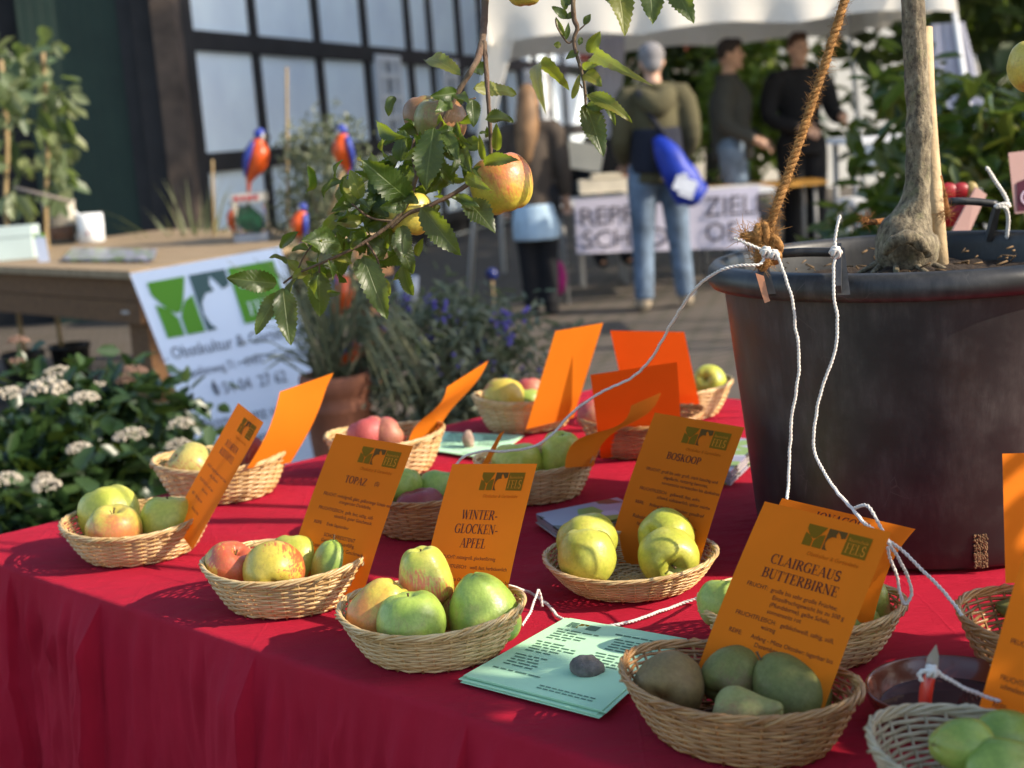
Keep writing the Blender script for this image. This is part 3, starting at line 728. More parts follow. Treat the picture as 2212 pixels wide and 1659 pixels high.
card("card headed TOPAZ leaning in the second basket along the front edge", pose((-.268, 1.792, .783, -.696, .557, -.036)), lambda a, b: .004 * math.sin(b * 3.1), ["TOPAZ"],
     [(.72, .705, "(S)", .008, 'l'), (.14, .585, "FRUCHT: mittelgroß, glatt, gelborange Schale mit", F, 'l'), (.37, .55, "orangeroter Deckfarbe.", F, 'l'), (.14, .49, "FRUCHTFLEISCH:  gelb, fest, saftig, süß-", F, 'l'), (.37, .455, "säuerlich, guter Geschmack.", F, 'l'), (.14, .395, "REIFE:     Ende September", F, 'l'),
      (.52, .325, "SCHORFRESISTENT", F * 1.1, 'c'), (.52, .29, "Gering mehltauanfällig.", F * 1.1, 'c'), (.48, .25, "Guter Lagerapfel. Sehr guter Geschmack.", F * 1.1, 'c')], ty=.69, tx=.48)
card("card headed WINTER-GLOCKEN-APFEL above the bell-shaped apples", pose((-.09, 1.619, .775, -.832, .537, .131)), lambda a, b: .003 * math.sin(b * 3.1), ["WINTER-", "GLOCKEN-", "APFEL"],
     [(.16, .415, "FRUCHT: mittelgroß, glockenförmig", F, 'l'), (.16, .36, "FRUCHTFLEISCH:   weiß, fest, herbsäuerlich", F, 'l'), (.16, .285, "REIFE:   Mitte Oktober; genußreif von Januar bis", F, 'l'), (.34, .25, "Juni", F, 'l'), (.3, .17, "Saftige Sorte", F, 'l')], ty=.655, tx=.5, tsize=.0118)
card("card headed BOSKOOP leaning against the black pot", pose((.156, 1.747, .788, -.79, .544, -.043), push=1.05), lambda a, b: .005 * math.sin(b * 3.1) - .010 * max(0, b - .85) * 4 * 0, ["BOSKOOP"],
     [(.14, .62, "FRUCHT: groß bis sehr groß, stark bauchig und", F, 'l'), (.36, .585, "abgeflacht, netzartig berostet,", F, 'l'), (.36, .55, "sonnenseits verwaschen bis dunkelrot", F, 'l'), (.14, .49, "FRUCHTFLEISCH:   gelbweiß, fest, erfri-", F, 'l'), (.36, .455, "schend, süßsäuerlich, später mürbe", F, 'l'),
      (.14, .40, "REIFE:     Anfang bis Mitte Oktober; genußreif", F, 'l'), (.36, .365, "von November bis April", F, 'l'), (.52, .31, "Robuste Sorte als Tafel- und Verwer-", F * 1.15, 'c'), (.52, .27, "tungsapfel, hohe Fruchtbarkeit", F * 1.15, 'c')], ty=.715, tx=.5)
card("largest card in view, headed CLAIRGEAUS BUTTERBIRNE, above the dark pears", pose((.207, 1.301, .785, -.752, .633, -.087)), lambda a, b: .004 * math.sin(b * 3.1), ["CLAIRGEAUS", "BUTTERBIRNE"],
     [(.13, .57, "FRUCHT:  große bis sehr große Früchte;", F, 'l'), (.36, .535, "Einzelfruchtgewicht bis zu 500 g", F, 'l'), (.36, .50, "(Pfundsbirne), gelbe Schale,", F, 'l'), (.36, .465, "sonnenseits rot", F, 'l'), (.13, .42, "FRUCHTFLEISCH:   gelblichweiß, saftig, süß,", F, 'l'), (.36, .385, "würzig", F, 'l'),
      (.13, .33, "REIFE:      Anfang - Mitte Oktober; lagerbar bis", F, 'l'), (.36, .295, "Dezember", F, 'l'), (.5, .225, "Edelsorte für den Hausgarten", F * 1.2, 'c'), (.82, .10, "hart", F * 1.2, 'c')], ty=.705, tx=.51, tsize=.0104)
card("shaded card cut off by the right edge, above the pale basket", pose((.407, 1.126, .765, -1.185, .46, .092)), None, ["VEREINS-", "BIRNE"],
     [(.10, .60, "FRUCHT:", F * 1.1, 'l'), (.10, .44, "FRUCHTFLEISCH:", F * 1.1, 'l'), (.12, .405, "schmelzend", F * 1.1, 'l'), (.10, .32, "REIFE:", F * 1.1, 'l'), (.3, .21, "Sehr gute", F * 1.2, 'l'), (.3, .17, "neue Sorte", F * 1.2, 'l')], ty=.74, tx=.56)
q8 = D(2165, 980, 1.46), D(2400, 972, 1.52), D(2400, 1245, 1.46), D(2172, 1260, 1.42)
card("sunlit blank card at the right edge in front of the black pot", (q8[3], q8[2], q8[1], q8[0]))
card("bright amber sunlit card standing in the basket at the far table edge", pose((.069, 2.73, .785, .832, -.401, -.05)))
q = D(1318, 714, 2.68), D(1478, 717, 2.70), D(1513, 880, 2.74), D(1355, 882, 2.72)
card("flat red-orange blank card, farthest back beside the black pot", (q[3], q[2], q[1], q[0]), mat=m_orange_d)
card("upright red-orange blank card right behind the BOSKOOP card", pose((.223, 2.488, .77, .034, -.583, .093)), mat=m_orange_d)
def curl(label, tl, tr, br, bl, ys, bow):
    c = [D(*p, y) for p, y in zip((tl, tr, br, bl), ys)]
    return card(label, (c[3], c[2], c[1], c[0]), bow)
curl("orange blank card bent backwards at its top, in the far left basket", (604, 846), (714, 804), (628, 1000), (533, 1012), (2.40, 2.52, 2.44, 2.34), lambda a, b: .010 * math.sin(b * 3.1) + .05 * max(0, b - .82) ** 1.2 * a)
curl("orange blank card seen almost edge-on behind the TOPAZ card", (958, 832), (1050, 776), (944, 948), (886, 968), (2.52, 2.62, 2.58, 2.50), lambda a, b: -.012 * math.sin(b * 5.2 + .4) * (1 - .3 * a))
curl("orange card bent into a double curve beside the tall yellow-green apple", (1352, 868), (1420, 842), (1284, 1008), (1222, 1012), (2.20, 2.32, 2.24, 2.14), lambda a, b: -.016 * math.sin(b * 5.6 + .1) * (1.2 - .3 * a))
curl("thin sliver of a card seen edge-on, left of the pale yellow-green apple", (1078, 938), (1090, 930), (1050, 1015), (1036, 1012), (2.06, 2.17, 2.13, 2.02), None)
# the folded-over card behind the large one
c = [D(1515, 1330, 1.50), D(1905, 1320, 1.40), D(1928, 1128, 1.50), D(1690, 1078, 1.62)]
def bow7(a, b): return -.020 * max(0, (b - .55) / .45) ** 2 * a + .010 * math.sin(b * 3.1)
cj = D(1585, 1345, 1.55), D(1885, 1345, 1.45), D(1962, 1140, 1.46), D(1690, 1076, 1.56)
card("card headed JONAGOLD folded over at the top, behind the largest card", cj, bow7, ["JONAGOLD"], [(.12, .795, "FRUCHT: groß bis sehr groß, gelb, wachsig,", F, 'l'), (.36, .76, "leuchtend karminrot", F, 'l')], lg=(.5, .9, .25, .35), ty=.885, tx=.5, sub=False)

# ------------------------------------------------------------------ leaflets, stones, brochures
def stack(name, label, cat, quad, n, mat, lines=None, shift=.004, th=.0007, seed=0, group=None):
    rnd = random.Random(seed); mb = MB(); z0 = TZ + .0045
    for i in range(n):
        d = V((rnd.uniform(-1, 1) * shift, rnd.uniform(-1, 1) * shift, 0)) if i < n - 1 else V()
        qd = [V((p.x, p.y, z0 + i * th * 1.8)) + d for p in quad]
        mb.prism(qd, (0, 0, th), i % len(mat) if i < n - 1 else 0)
    o = tag(mb.build(name, mat), label, cat, group)
    zt = z0 + (n - 1) * th * 1.8 + th
    if lines:
        sh = Sheet(*[V((p.x, p.y, zt)) for p in quad]); lb = MB()
        lines(sh, lb, rnd); lb.build("printed_text", [m_inkm, m_inkg], o)
    return o
def list_lines(sh, lb, rnd):
    logo(sh, lb, .10, .36, .88, .95)
    for col, n in ((.08, 19), (.56, 11)):
        for i in range(n):
            y = .82 - i * .036; x = col + (.02 if i % 6 else 0)
            if i % 6 == 5: continue
            while x < col + rnd.uniform(.18, .36):
                w = rnd.uniform(.03, .09)
                sh.poly(lb, [(x, y), (x + w, y), (x + w, y + .012), (x, y + .012)]); x += w + .015
    for i in range(2):
        for k in range(9): sh.poly(lb, [(.5 + k * .045, .09 - i * .03), (.536 + k * .045, .09 - i * .03), (.536 + k * .045, .10 - i * .03), (.5 + k * .045, .10 - i * .03)])
    for k in range(6): sh.poly(lb, [(.52 + k * .07, .885), (.58 + k * .07, .885), (.58 + k * .07, .90), (.52 + k * .07, .90)])
mq = P(1003, 1478), P(1302, 1556), P(1475, 1398), P(1222, 1352)
stack("leaflet_stack", "fanned stack of mint green leaflets at the front, under a dark stone", "leaflets", mq, 6, [m_mint], list_lines, .007, .0006, 4)
mq2 = P(932, 980), P(1062, 1000), P(1130, 948), P(958, 940)
stack("leaflet_stack", "pale green leaflets at the back, under a pinkish pebble", "leaflets", mq2, 3, [m_mint], list_lines, .004, .0006, 5)
def pebble(label, u, v, r, mat, seed, R=None):
    p = P(u, v, TZ + .012); mb = MB().ball((0, 0, 0), r, 22, 14, amp=.0)
    mb.v = [tuple(V(q) * (1 + .30 * mnoise.noise(V(q) * 45 + V((seed, 0, 0))) + .10 * mnoise.noise(V(q) * 130))) for q in mb.v]
    o = tag(mb.build("pebble", mat), label, "stone"); o.location = p
    o.location.z = TZ + .006 + r[2] * .8; o.rotation_euler = (0, .1, seed)
pebble("dark grey stone holding down the front mint leaflets", 1268, 1450, (.021, .015, .014), m_stone, .3)
pebble("pinkish pebble standing on the rear pale green leaflets", 1013, 960, (.013, .011, .018), m_stone2, 2.1)
def broch_mat():
    q = NB("printed_brochure"); o = q.obj()
    vo = q.n("TexVoronoi", {"Vector": o, "Scale": 34.}).outputs["Color"]
    sp = q.n("SeparateXYZ", {0: vo})
    c = q.ramp(sp.outputs[0], [(0, (.30, .30, .38)), (.4, (.42, .42, .50)), (.55, (.22, .34, .08)), (.7, (.06, .07, .05)), (.85, (.36, .36, .42))], 'CONSTANT')
    q.bs(Base_Color=c, Roughness=.35); return q.mat
m_bro = broch_mat(); m_page = flat_mat("page_edges", (.42, .38, .36))
stack("brochure_stack", "stack of glossy brochures left of the BOSKOOP card", "brochures", (P(1160, 1138), P(1215, 1178), P(1395, 1135), P(1335, 1102)), 8, [m_bro, m_page], None, .002, .0012, 2)
stack("brochure_stack", "stack of glossy brochures squeezed between BOSKOOP card and pot", "brochures", (P(1520, 1040), P(1580, 1055), P(1650, 985), P(1560, 975)), 10, [m_bro, m_page], None, .002, .0014, 3)

# ================================================================== pot and apple tree
PC = V((.567, 1.957, 0)); RIMZ = 1.15
def pot_mat():
    q = NB("scuffed_black_plastic"); o = q.obj()
    n1 = q.noise(o, 7, 6, .65); n2 = q.noise(q.obj((1, 1, .22)), 60, 5, .7); n3 = q.noise(q.obj((1, 1, 6)), 40, 3)
    vo = q.n("TexVoronoi", {"Vector": q.obj((1, 1, .5)), "Scale": 30.}, feature='DISTANCE_TO_EDGE').outputs["Distance"]
    scr = q.math('MULTIPLY', q.ramp(vo, [(.0, 1.), (.012, 0.)]), q.ramp(n1, [(.5, 0.), (.66, 1.)]))
    d = q.math('MAXIMUM', q.math('MULTIPLY', q.ramp(n1, [(.42, .0), (.75, 1.)]), q.ramp(n2, [(.4, .2), (.7, 1.)])), scr)
    q.bs(Base_Color=q.mix(q.math('MULTIPLY', d, .8), (.015, .0155, .0165), (.115, .108, .102)), Roughness=q.ramp(n1, [(.3, .34), (.7, .52)]))
    q.b.inputs["Specular IOR Level"].default_value = .5
    q.bump(q.math('ADD', q.noise(o, 3, 2), q.math('MULTIPLY', n2, .06)), .12, .02)
    return q.mat
m_pot = pot_mat()
m_soil = simple("potting_soil", (.045, .028, .016), .95, .7, 90, 1.)
m_fleck = simple("straw_flecks", (.18, .11, .05), .9, .4, 60)
def trunk_mat():
    q = NB("apple_bark"); o = q.obj((1, 1, .5))
    n1 = q.noise(o, 115, 5, .7); n2 = q.noise(q.obj(), 42, 5, .7); n3 = q.noise(q.obj((1, 1, .25)), 30, 3)
    col = q.ramp(n1, [(.36, (.060, .046, .028)), (.52, (.20, .16, .10)), (.68, (.34, .285, .185))])
    col = q.mix(q.ramp(n2, [(.54, 0.), (.64, .55)]), col, (.20, .185, .09))
    col = q.mix(q.ramp(n3, [(.36, .7), (.48, 0.)]), col, (.07, .054, .034))
    vo = q.n("TexVoronoi", {"Vector": q.obj((1, 1, 1.6)), "Scale": 95.}).outputs["Distance"]
    col = q.mix(q.ramp(vo, [(.10, .8), (.2, 0.)]), col, (.05, .04, .028))
    q.bs(Base_Color=col, Roughness=.85); q.bump(q.math('ADD', n1, n2), .6, .006)
    return q.mat
m_bark = trunk_mat()
m_stake = simple("wooden_stake", (.50, .36, .20), .75, .2, 30, .3)
m_coir = simple("coconut_fibre", (.34, .17, .05), .9, .45, 120, .6)
m_coird = simple("dark_coconut_fibre", (.25, .10, .025), .9, .4, 120, .6)
pm = MB()
def wob(p, q): return p * 1.0 + V((math.cos(q), math.sin(q), 0)) * (.0022 * math.sin(3 * q + .5)) * max(0, (p.z + .0) / .4)
outer = [(.0, .0), (.19, .0), (.222, .001), (.2265, .006), (.230, .03), (.2415, .16), (.2545, .30), (.2600, .355), (.2605, .360)]
rimp = [(.2625, .358), (.268, .3545), (.276, .3555), (.281, .362), (.2825, .371), (.2805, .381), (.274, .388), (.266, .3905), (.259, .3885), (.2555, .383), (.2535, .37), (.250, .33), (.247, .30), (.244, .28)]
pm.lathe(outer + rimp, 128, fn=wob)
pot = pm.build("plant_pot", m_pot); pot.location = (PC.x, PC.y, TZ + .004); pot.rotation_euler = (0, 0, .4)
WM[pot] = Matrix.Translation(pot.location) @ Matrix.Rotation(.4, 4, 'Z')
tag(pot, "big scuffed black plastic tub on the red table with a young apple tree in it", "plant pot")
rnd = random.Random(11)
sm = MB(); NS = 40; vs = []
for i in range(NS + 1):
    for j in range(64):
        r = .2455 * i / NS; a = j * 2 * math.pi / 64
        x, y = r * math.cos(a), r * math.sin(a)
        z = RIMZ - .040 + .012 * mnoise.noise(V((x * 18, y * 18, 1))) + .006 * mnoise.noise(V((x * 70, y * 70, 2))) + .03 * math.exp(-((x + .0) ** 2 + (y - .0) ** 2) / .006)
        vs.append((PC.x + x, PC.y + y, z))
sm.add(vs, [(i * 64 + j, i * 64 + (j + 1) % 64, (i + 1) * 64 + (j + 1) % 64, (i + 1) * 64 + j) for i in range(NS) for j in range(64)])
for i in range(110):
    a = rnd.random() * 6.28; r = .235 * math.sqrt(rnd.random()); p = V((PC.x + r * math.cos(a), PC.y + r * math.sin(a), RIMZ - .030 + .018 * rnd.random()))
    d = V((rnd.uniform(-1, 1), rnd.uniform(-1, 1), rnd.uniform(-.2, .6))) * rnd.uniform(.003, .010)
    sm.tube([p - d, p + d], rnd.uniform(.0006, .0018), 4, m=1)
sm.build("soil", [m_soil, m_fleck], pot)
def handle(u0, v0, u1, v1, z, drop0, drop1, y=None):
    a = D(u0, v0, y) if y else P(u0, v0, z); b = D(u1, v1, y) if y else P(u1, v1, z)
    mb = MB(); mb.tube(spline([a, lerp(a, b, .5) + V((0, 0, .002)), b], 4), .0058, 10)
    for p, dr in ((a, drop0), (b, drop1)):
        if dr is None: continue
        c = V(dr); s = (b - a).normalized(); w = s * .012; th = (c - p).cross(s).normalized() * .003
        mb.prism([p - s * .004 + V((0, 0, .004)), p + s * .007 + V((0, 0, .003)), c + w, c - w * .3], th)
        mb.prism([p - s * .004 + th, p + s * .004 + th, c + s * .002 + th * 2, c - s * .006 + th * 2], th * 3.5)
    return mb.build("handle", m_pot, pot)
def rimpt(u, v, dz=0.): return P(u, v, RIMZ + dz)
handle(1640, 552, 1812, 545, RIMZ + .028, D(1655, 640, 1.715), D(1815, 642, 1.678), None)
handle(2050, 435, 2152, 441, 0, None, D(2132, 512, 2.16), 2.14)
dm = MB()                                   # drainage slot with soil showing at the foot of the tub
c0 = P(2135, 1205, TZ + .03); n = (c0 - PC); n.z = 0; n.normalize(); s = n.cross(V((0, 0, 1)))
rr = .2315
for k in range(330):
    x = rnd.uniform(-.0085, .0085); z = rnd.uniform(-.026, .018)
    dm.ball(V((PC.x, PC.y, 0)) + n * (rr + .0005) + s * x + V((0, 0, TZ + .035 + z)), rnd.uniform(.0007, .0019), 6, 4, amp=.3, sc=3)
dm.build("drainage_slot", simple("dried_soil_grains", (.17, .10, .05), .95, .6, 300), pot)

tr = thing("apple_tree", "young apple tree with a knobbly grafted trunk growing in the black tub", "tree", (PC.x, PC.y, RIMZ - .03))
TY = 1.96
tp = [(1955, 606), (1955, 585), (1955, 560), (1957, 538), (1958, 515), (1960, 495), (1968, 470), (1975, 445), (1980, 415), (1983, 380), (1984, 345), (1985, 305), (1986, 280), (1984, 240), (1981, 190), (1976, 100), (1971, 0), (1968, -80), (1966, -220)]
tw = [44, 50, 58, 62, 61, 53, 40, 32, 28, 26, 26, 26, 28, 25, 25, 24.5, 23.5, 23, 20]
tb = MB(); path = spline([D(u, v, TY) for u, v in tp], 6)
rs = [x[0] for x in [(max(p.x, 0),) for p in spline([(w, 0, 0) for w in tw], 6)]]
k = TY / FPX / math.cos(PITCH) * 1.0
ts = []
for i, (p, w) in enumerate(zip(path, rs)):
    ts.append(w * k)
nseg = 26
tb.tube(path, ts, nseg)
tv = []
for q in tb.v:
    q = V(q); d = 0
    for (u, v, s, amp) in ((1990, 290, .012, .006), (1998, 428, .008, .007), (1925, 520, .03, .006), (1992, 540, .022, .008), (1960, 250, .008, .003)):
        c = D(u, v, TY - .03); d += amp * math.exp(-((q - c).length / (s * 1.6)) ** 2)
    ax = min(path, key=lambda t: (t - q).length); nrm = (q - ax); nrm = nrm.normalized() if nrm.length > 1e-6 else V((0, 0, 1))
    low = max(0, min(1, (RIMZ + .10 - q.z) / .1))
    d += .0016 * mnoise.noise(q * 60) + .0007 * mnoise.noise(q * 160) + low * .0045 * mnoise.noise(q * 38 + V((3, 0, 0)))
    # the sunken graft scar above the roots
    tv.append(tuple(q + nrm * d))
tb.v = tv
tb.build("trunk", m_bark, tr)
kn = MB()
kn.tube(spline([D(1912, 545, 1.90), D(1935, 520, 1.885), D(1965, 512, 1.882), D(1990, 528, 1.888), D(2006, 552, 1.90)], 6), [.006] * 3 + [.009] * 18 + [.006] * 4, 8)
kn.v = [tuple(V(q) + V((1, 1, 1)) * .004 * mnoise.noise(V(q) * 70)) for q in kn.v]
kn.build("graft_scar", m_bark, tr)
rt = MB()
for i in range(9):
    a = i * .7; p = V((D(1955, 590, TY).x, TY, RIMZ - .025))
    rt.tube(spline([p + V((.02 * math.cos(a), .02 * math.sin(a), .02)), p + V((.05 * math.cos(a), .05 * math.sin(a), .006)), p + V((.085 * math.cos(a + .3), .085 * math.sin(a + .3), -.012))], 4), [.006 - .0005 * j for j in range(9)], 7)
rt.build("roots", m_bark, tr)
st = MB().tube([D(2034, 600, 1.955), D(2020, 430, 1.995), D(2012, 330, 2.015), D(2003, 200, 2.035), D(1998, 60, 2.05)], [.0115, .0113, .011, .0108, .0105], 12)
tag(st.build("plant_stake", m_stake), "pale wooden stake pushed in the soil beside the apple tree trunk", "stake")
def fuzz(mb, c, n, r, L, rnd, th=.0004, m=0, flat=V((1, 1, 1))):
    for i in range(n):
        d = V((rnd.gauss(0, 1), rnd.gauss(0, 1), rnd.gauss(0, 1))).normalized()
        p = c + V((d.x * flat.x, d.y * flat.y, d.z * flat.z)) * r * rnd.uniform(.5, 1)
        e = d + V((rnd.gauss(0, .8), rnd.gauss(0, .8), rnd.gauss(0, .8)))
        e.normalize(); l = L * rnd.uniform(.4, 1.2)
        mb.tube([p, p + e * l * .5 + V((0, 0, rnd.gauss(0, .15) * l)), p + e * l + V((rnd.gauss(0, .3) * l, rnd.gauss(0, .3) * l, rnd.gauss(0, .3) * l))], [th, th * .8, th * .4], 3, m, cap=False)
rnd = random.Random(5)
ct = MB()
ct.tube(spline([D(1868, 474, 1.95), D(1885, 480, 1.99), D(1950, 470, 2.03), D(2030, 452, 2.01), D(2046, 462, 1.99), D(2040, 430, 2.0), D(2028, 380, 2.0)], 8), .0045, 7)
for c, n in ((D(1872, 475, 1.93), 70), (D(2044, 462, 1.97), 110), (D(2040, 425, 1.99), 60)): fuzz(ct, c, n, .008, .012, rnd, .0003)
tag(ct.build("coir_tie", m_coird), "frayed brown coir tie round the apple tree trunk and stake", "tie")

# coir rope from the tub handle up to the branches
rp = spline([D(1655, 545, 1.74), D(1662, 500, 1.745), D(1680, 440, 1.75), D(1712, 350, 1.76), D(1752, 230, 1.77), D(1788, 120, 1.78), D(1822, 10, 1.79), D(1862, -120, 1.8), D(1895, -240, 1.82), V((.50, 1.93, 1.86))], 10)
ro = MB(); rnd = random.Random(21)
for s in range(3):
    pts = []; L = 0
    for i, p in enumerate(rp):
        if i: L += (p - rp[i - 1]).length
        t = (rp[min(i + 1, len(rp) - 1)] - rp[max(i - 1, 0)]).normalized(); a = t.orthogonal().normalized(); b = t.cross(a)
    # resample finely for the twist
    fine = []
    for i in range(len(rp) - 1):
        for kx in range(5): fine.append(lerp(rp[i], rp[i + 1], kx / 5))
    L = 0; rr = []
    for i, p in enumerate(fine):
        if i: L += (p - fine[i - 1]).length
        t = (fine[min(i + 1, len(fine) - 1)] - fine[max(i - 1, 0)]).normalized(); a = t.cross(V((0, 1, 0))).normalized(); b = t.cross(a)
        q = L * 300 + s * 2.094 + .5 * mnoise.noise(V((L * 30, 0, 0)))
        pts.append(p + (a * math.cos(q) + b * math.sin(q)) * (.0029 + .0009 * mnoise.noise(p * 70))); rr.append(.0029 + .0012 * mnoise.noise(V((L * 90, s, 0))))
    ro.tube(pts, rr, 7)
for i in range(0, len(rp) - 1):
    for _ in range(16):
        p = lerp(rp[i], rp[i + 1], rnd.random()); fuzz(ro, p, 2, .005, .009, rnd, .0003)
rope = thing("coir_rope", "golden brown coir rope knotted to the tub handle and stretched up into the tree", "rope", D(1655, 545, 1.74))
ro.build("strands", m_coir, rope)
kb = MB(); kc = D(1652, 512, 1.735)
for i in range(7):
    a = i * .9; ax = V((math.cos(a), math.sin(a) * .6, .5 * math.sin(i * 2.1))).normalized(); u = ax.orthogonal().normalized(); w = ax.cross(u)
    c = kc + V((.008 * math.sin(i * 1.7), 0, .008 * math.cos(i * 2.3) - .004)) + (V((0, -.004, -.024)) if i > 4 else V())
    kb.tube([c + (u * math.cos(q) + w * math.sin(q)) * (.0105 + .002 * math.sin(i)) for q in [j * 6.2832 / 18 for j in range(19)]], .0050, 7, cap=False)
kb.ball(D(1648, 556, 1.725), (.010, .009, .016), 10, 8, amp=.3, sc=3)
kb.tube([kc, D(1620, 512, 1.73), D(1600, 508, 1.73)], [.007, .007, .003], 7)
fuzz(kb, kc, 420, .018, .011, rnd, .0004); fuzz(kb, D(1648, 556, 1.725), 200, .014, .011, rnd, .0004); fuzz(kb, D(1612, 512, 1.73), 60, .008, .018, rnd, .0005)
kb.build("knot", m_coir, rope)

# ------------------------------------------------------------------ white cords
def cord(label, pts, r=.0021, n=7, knots=()):
    path = spline(pts, n); mb = MB()
    fine = [path[0]]                       # two twisted plies with a little unevenness
    for i in range(len(path) - 1):
        k = max(1, int((path[i + 1] - path[i]).length / .0016))
        fine += [lerp(path[i], path[i + 1], j / k) for j in range(1, k + 1)]
    fine = [p + V((mnoise.noise(p * 55), mnoise.noise(p * 55 + V((9, 0, 0))), mnoise.noise(p * 55 + V((0, 9, 0))))) * .0012 for p in fine]
    for s in range(2):
        L = 0.; tp_ = []; rr = []; up = V((.3, -1, .2))
        for i, p in enumerate(fine):
            if i: L += (p - fine[i - 1]).length
            t = fine[min(i + 1, len(fine) - 1)] - fine[max(i - 1, 0)]
            t = t.normalized() if t.length > 1e-9 else V((0, 0, 1))
            a = up - t * up.dot(t); a = a.normalized() if a.length > 1e-5 else t.orthogonal().normalized(); up = a; b = t.cross(a)
            q = L * 620 + s * math.pi; tp_.append(p + (a * math.cos(q) + b * math.sin(q)) * r * .46); rr.append(r * (.60 + .10 * mnoise.noise(p * 260 + V((s, 0, 0)))))
        mb.tube(tp_, rr, 6)
    for c, s in knots:
        for i in range(3):
            a = i * 1.1 + .3; ax = V((math.cos(a), .5, math.sin(a))).normalized(); u = ax.orthogonal().normalized(); w = ax.cross(u)
            mb.tube([c + (u * math.cos(q) + w * math.sin(q)) * s for q in [j * 6.2832 / 12 for j in range(13)]], r * 1.15, 6, cap=False)
    return tag(mb.build("cord", m_cord), label, "string", "white strings tied to the tub")
def pz(u, v, dz=.004): return P(u, v, TZ + dz)
cord("long white string arching from the rope knot down to the rear baskets", [D(1585, 515, 1.72), D(1610, 526, 1.715), D(1650, 542, 1.712), D(1640, 572, 1.70), D(1590, 574, 1.70), D(1545, 590, 1.71), D(1500, 625, 1.75), D(1455, 690, 1.82), D(1415, 762, 1.90), D(1370, 812, 1.96), D(1290, 852, 2.04), D(1235, 893, 2.06), D(1195, 937, 2.06), D(1150, 966, 2.05), D(1095, 974, 2.04), D(1045, 975, 2.03), D(1005, 985, 2.03), D(985, 1005, 2.03)], knots=[(D(1655, 545, 1.705), .006)])
cord("white string hanging straight down the tub from the left end of its handle", [D(1650, 545, 1.705), D(1678, 552, 1.70), D(1693, 590, 1.695), D(1710, 640, 1.69), D(1718, 700, 1.69), D(1726, 768, 1.69), D(1722, 830, 1.69), D(1711, 900, 1.69), D(1706, 980, 1.69), D(1703, 1050, 1.68), D(1699, 1085, 1.66), D(1697, 1150, 1.64)], knots=[(D(1672, 550, 1.703), .005)])
cord("white string tied to the right end of the tub handle, curving down to the cards", [D(1816, 465, 1.665), D(1808, 490, 1.662), D(1803, 520, 1.66), D(1806, 545, 1.655), D(1801, 580, 1.652), D(1802, 640, 1.648), D(1808, 690, 1.646), D(1803, 760, 1.645), D(1775, 840, 1.645), D(1757, 930, 1.645), D(1763, 985, 1.64), D(1800, 1050, 1.60), D(1850, 1108, 1.50), D(1868, 1130, 1.46), D(1905, 1158, 1.44), D(1955, 1195, 1.43), D(2040, 1280, 1.40), D(2090, 1345, 1.38)], knots=[(D(1805, 545, 1.655), .006)])
cord("white string looped beside the folded card, hanging towards the table", [D(1845, 1098, 1.47), D(1870, 1092, 1.45), D(1890, 1115, 1.44), D(1915, 1165, 1.435), D(1940, 1205, 1.435), D(1962, 1250, 1.44), D(1968, 1285, 1.44), D(1955, 1306, 1.44), D(1945, 1290, 1.445), D(1938, 1250, 1.45), D(1925, 1215, 1.45), D(1918, 1180, 1.45)])
cord("white string lying on the red cloth right of the bell-shaped apples", [pz(1085, 1262, .05), pz(1115, 1270, .03), pz(1150, 1283), pz(1185, 1308), pz(1215, 1338), pz(1275, 1352), pz(1330, 1350), pz(1400, 1330), pz(1470, 1304), pz(1530, 1284, .015), pz(1552, 1270, .05)])
cord("short bent stub of white string on the cloth by the bell-shaped apples", [pz(1128, 1352, .012), pz(1148, 1318, .02), pz(1163, 1274, .03), pz(1172, 1310, .008)], r=.0018)
cord("white string stub tied to the handle at the back of the tub", [D(2130, 362, 2.12), D(2145, 385, 2.12), D(2168, 420, 2.12), D(2180, 445, 2.115), D(2170, 440, 2.11), D(2150, 445, 2.11), D(2172, 450, 2.11), D(2178, 480, 2.12), D(2175, 515, 2.13)], r=.0034)
m_cordp = m_cord
# twisted label scrap hanging under the knot
sc = MB(); a = D(1640, 588, 1.70); sc.add([D(1632, 590, 1.70), D(1650, 596, 1.70), D(1660, 640, 1.70), D(1664, 650, 1.695), D(1652, 655, 1.70), D(1645, 635, 1.70)], [(0, 1, 2, 5), (5, 2, 3, 4)]).add([D(1632, 590, 1.702), D(1650, 596, 1.702), D(1660, 640, 1.702), D(1645, 635, 1.702)], [(3, 2, 1, 0)])
tag(sc.build("torn_tape", flat_mat("faded_tape", (.55, .25, .14))), "torn scrap of faded tape under the rope knot on the tub rim", "tape")

# ------------------------------------------------------------------ clay dish with knife
m_clay = NB("glazed_brown_clay"); m_clay.bs(Base_Color=(.13, .034, .018), Roughness=.22, Coat_Weight=.4); m_clay = m_clay.mat
dc = P(2052, 1498, TZ + .026); dc.z = TZ + .004
dm = MB().lathe(prof([(0, .003), (.05, .003), (.068, .007), (.079, .018), (.085, .031), (.088, .0335), (.090, .031), (.088, .022), (.078, .006), (.066, .0), (0, .0)], 4)[::-1], 64)
dish = dm.build("clay_dish", m_clay); dish.location = dc; dish.scale = (.9, .9, .92); WM[dish] = Matrix.Translation(dc)
tag(dish, "shallow glazed brown clay dish with dark liquid, holding a small red knife", "dish")
m_wat = NB("dark_juice"); m_wat.bs(Base_Color=(.05, .02, .02), Roughness=.08); m_wat = m_wat.mat
lq = MB().add([dc + V((.0735 * math.cos(j * .0982), .0735 * math.sin(j * .0982), .0125)) for j in range(64)], [tuple(range(64))]); lq.build("liquid", m_wat, dish)
kn = thing("kitchen_knife", "small kitchen knife with red handle propped upright in the clay dish", "knife", dc)
m_redp = NB("red_plastic_handle"); m_redp.bs(Base_Color=(.62, .035, .02), Roughness=.3); m_redp = m_redp.mat
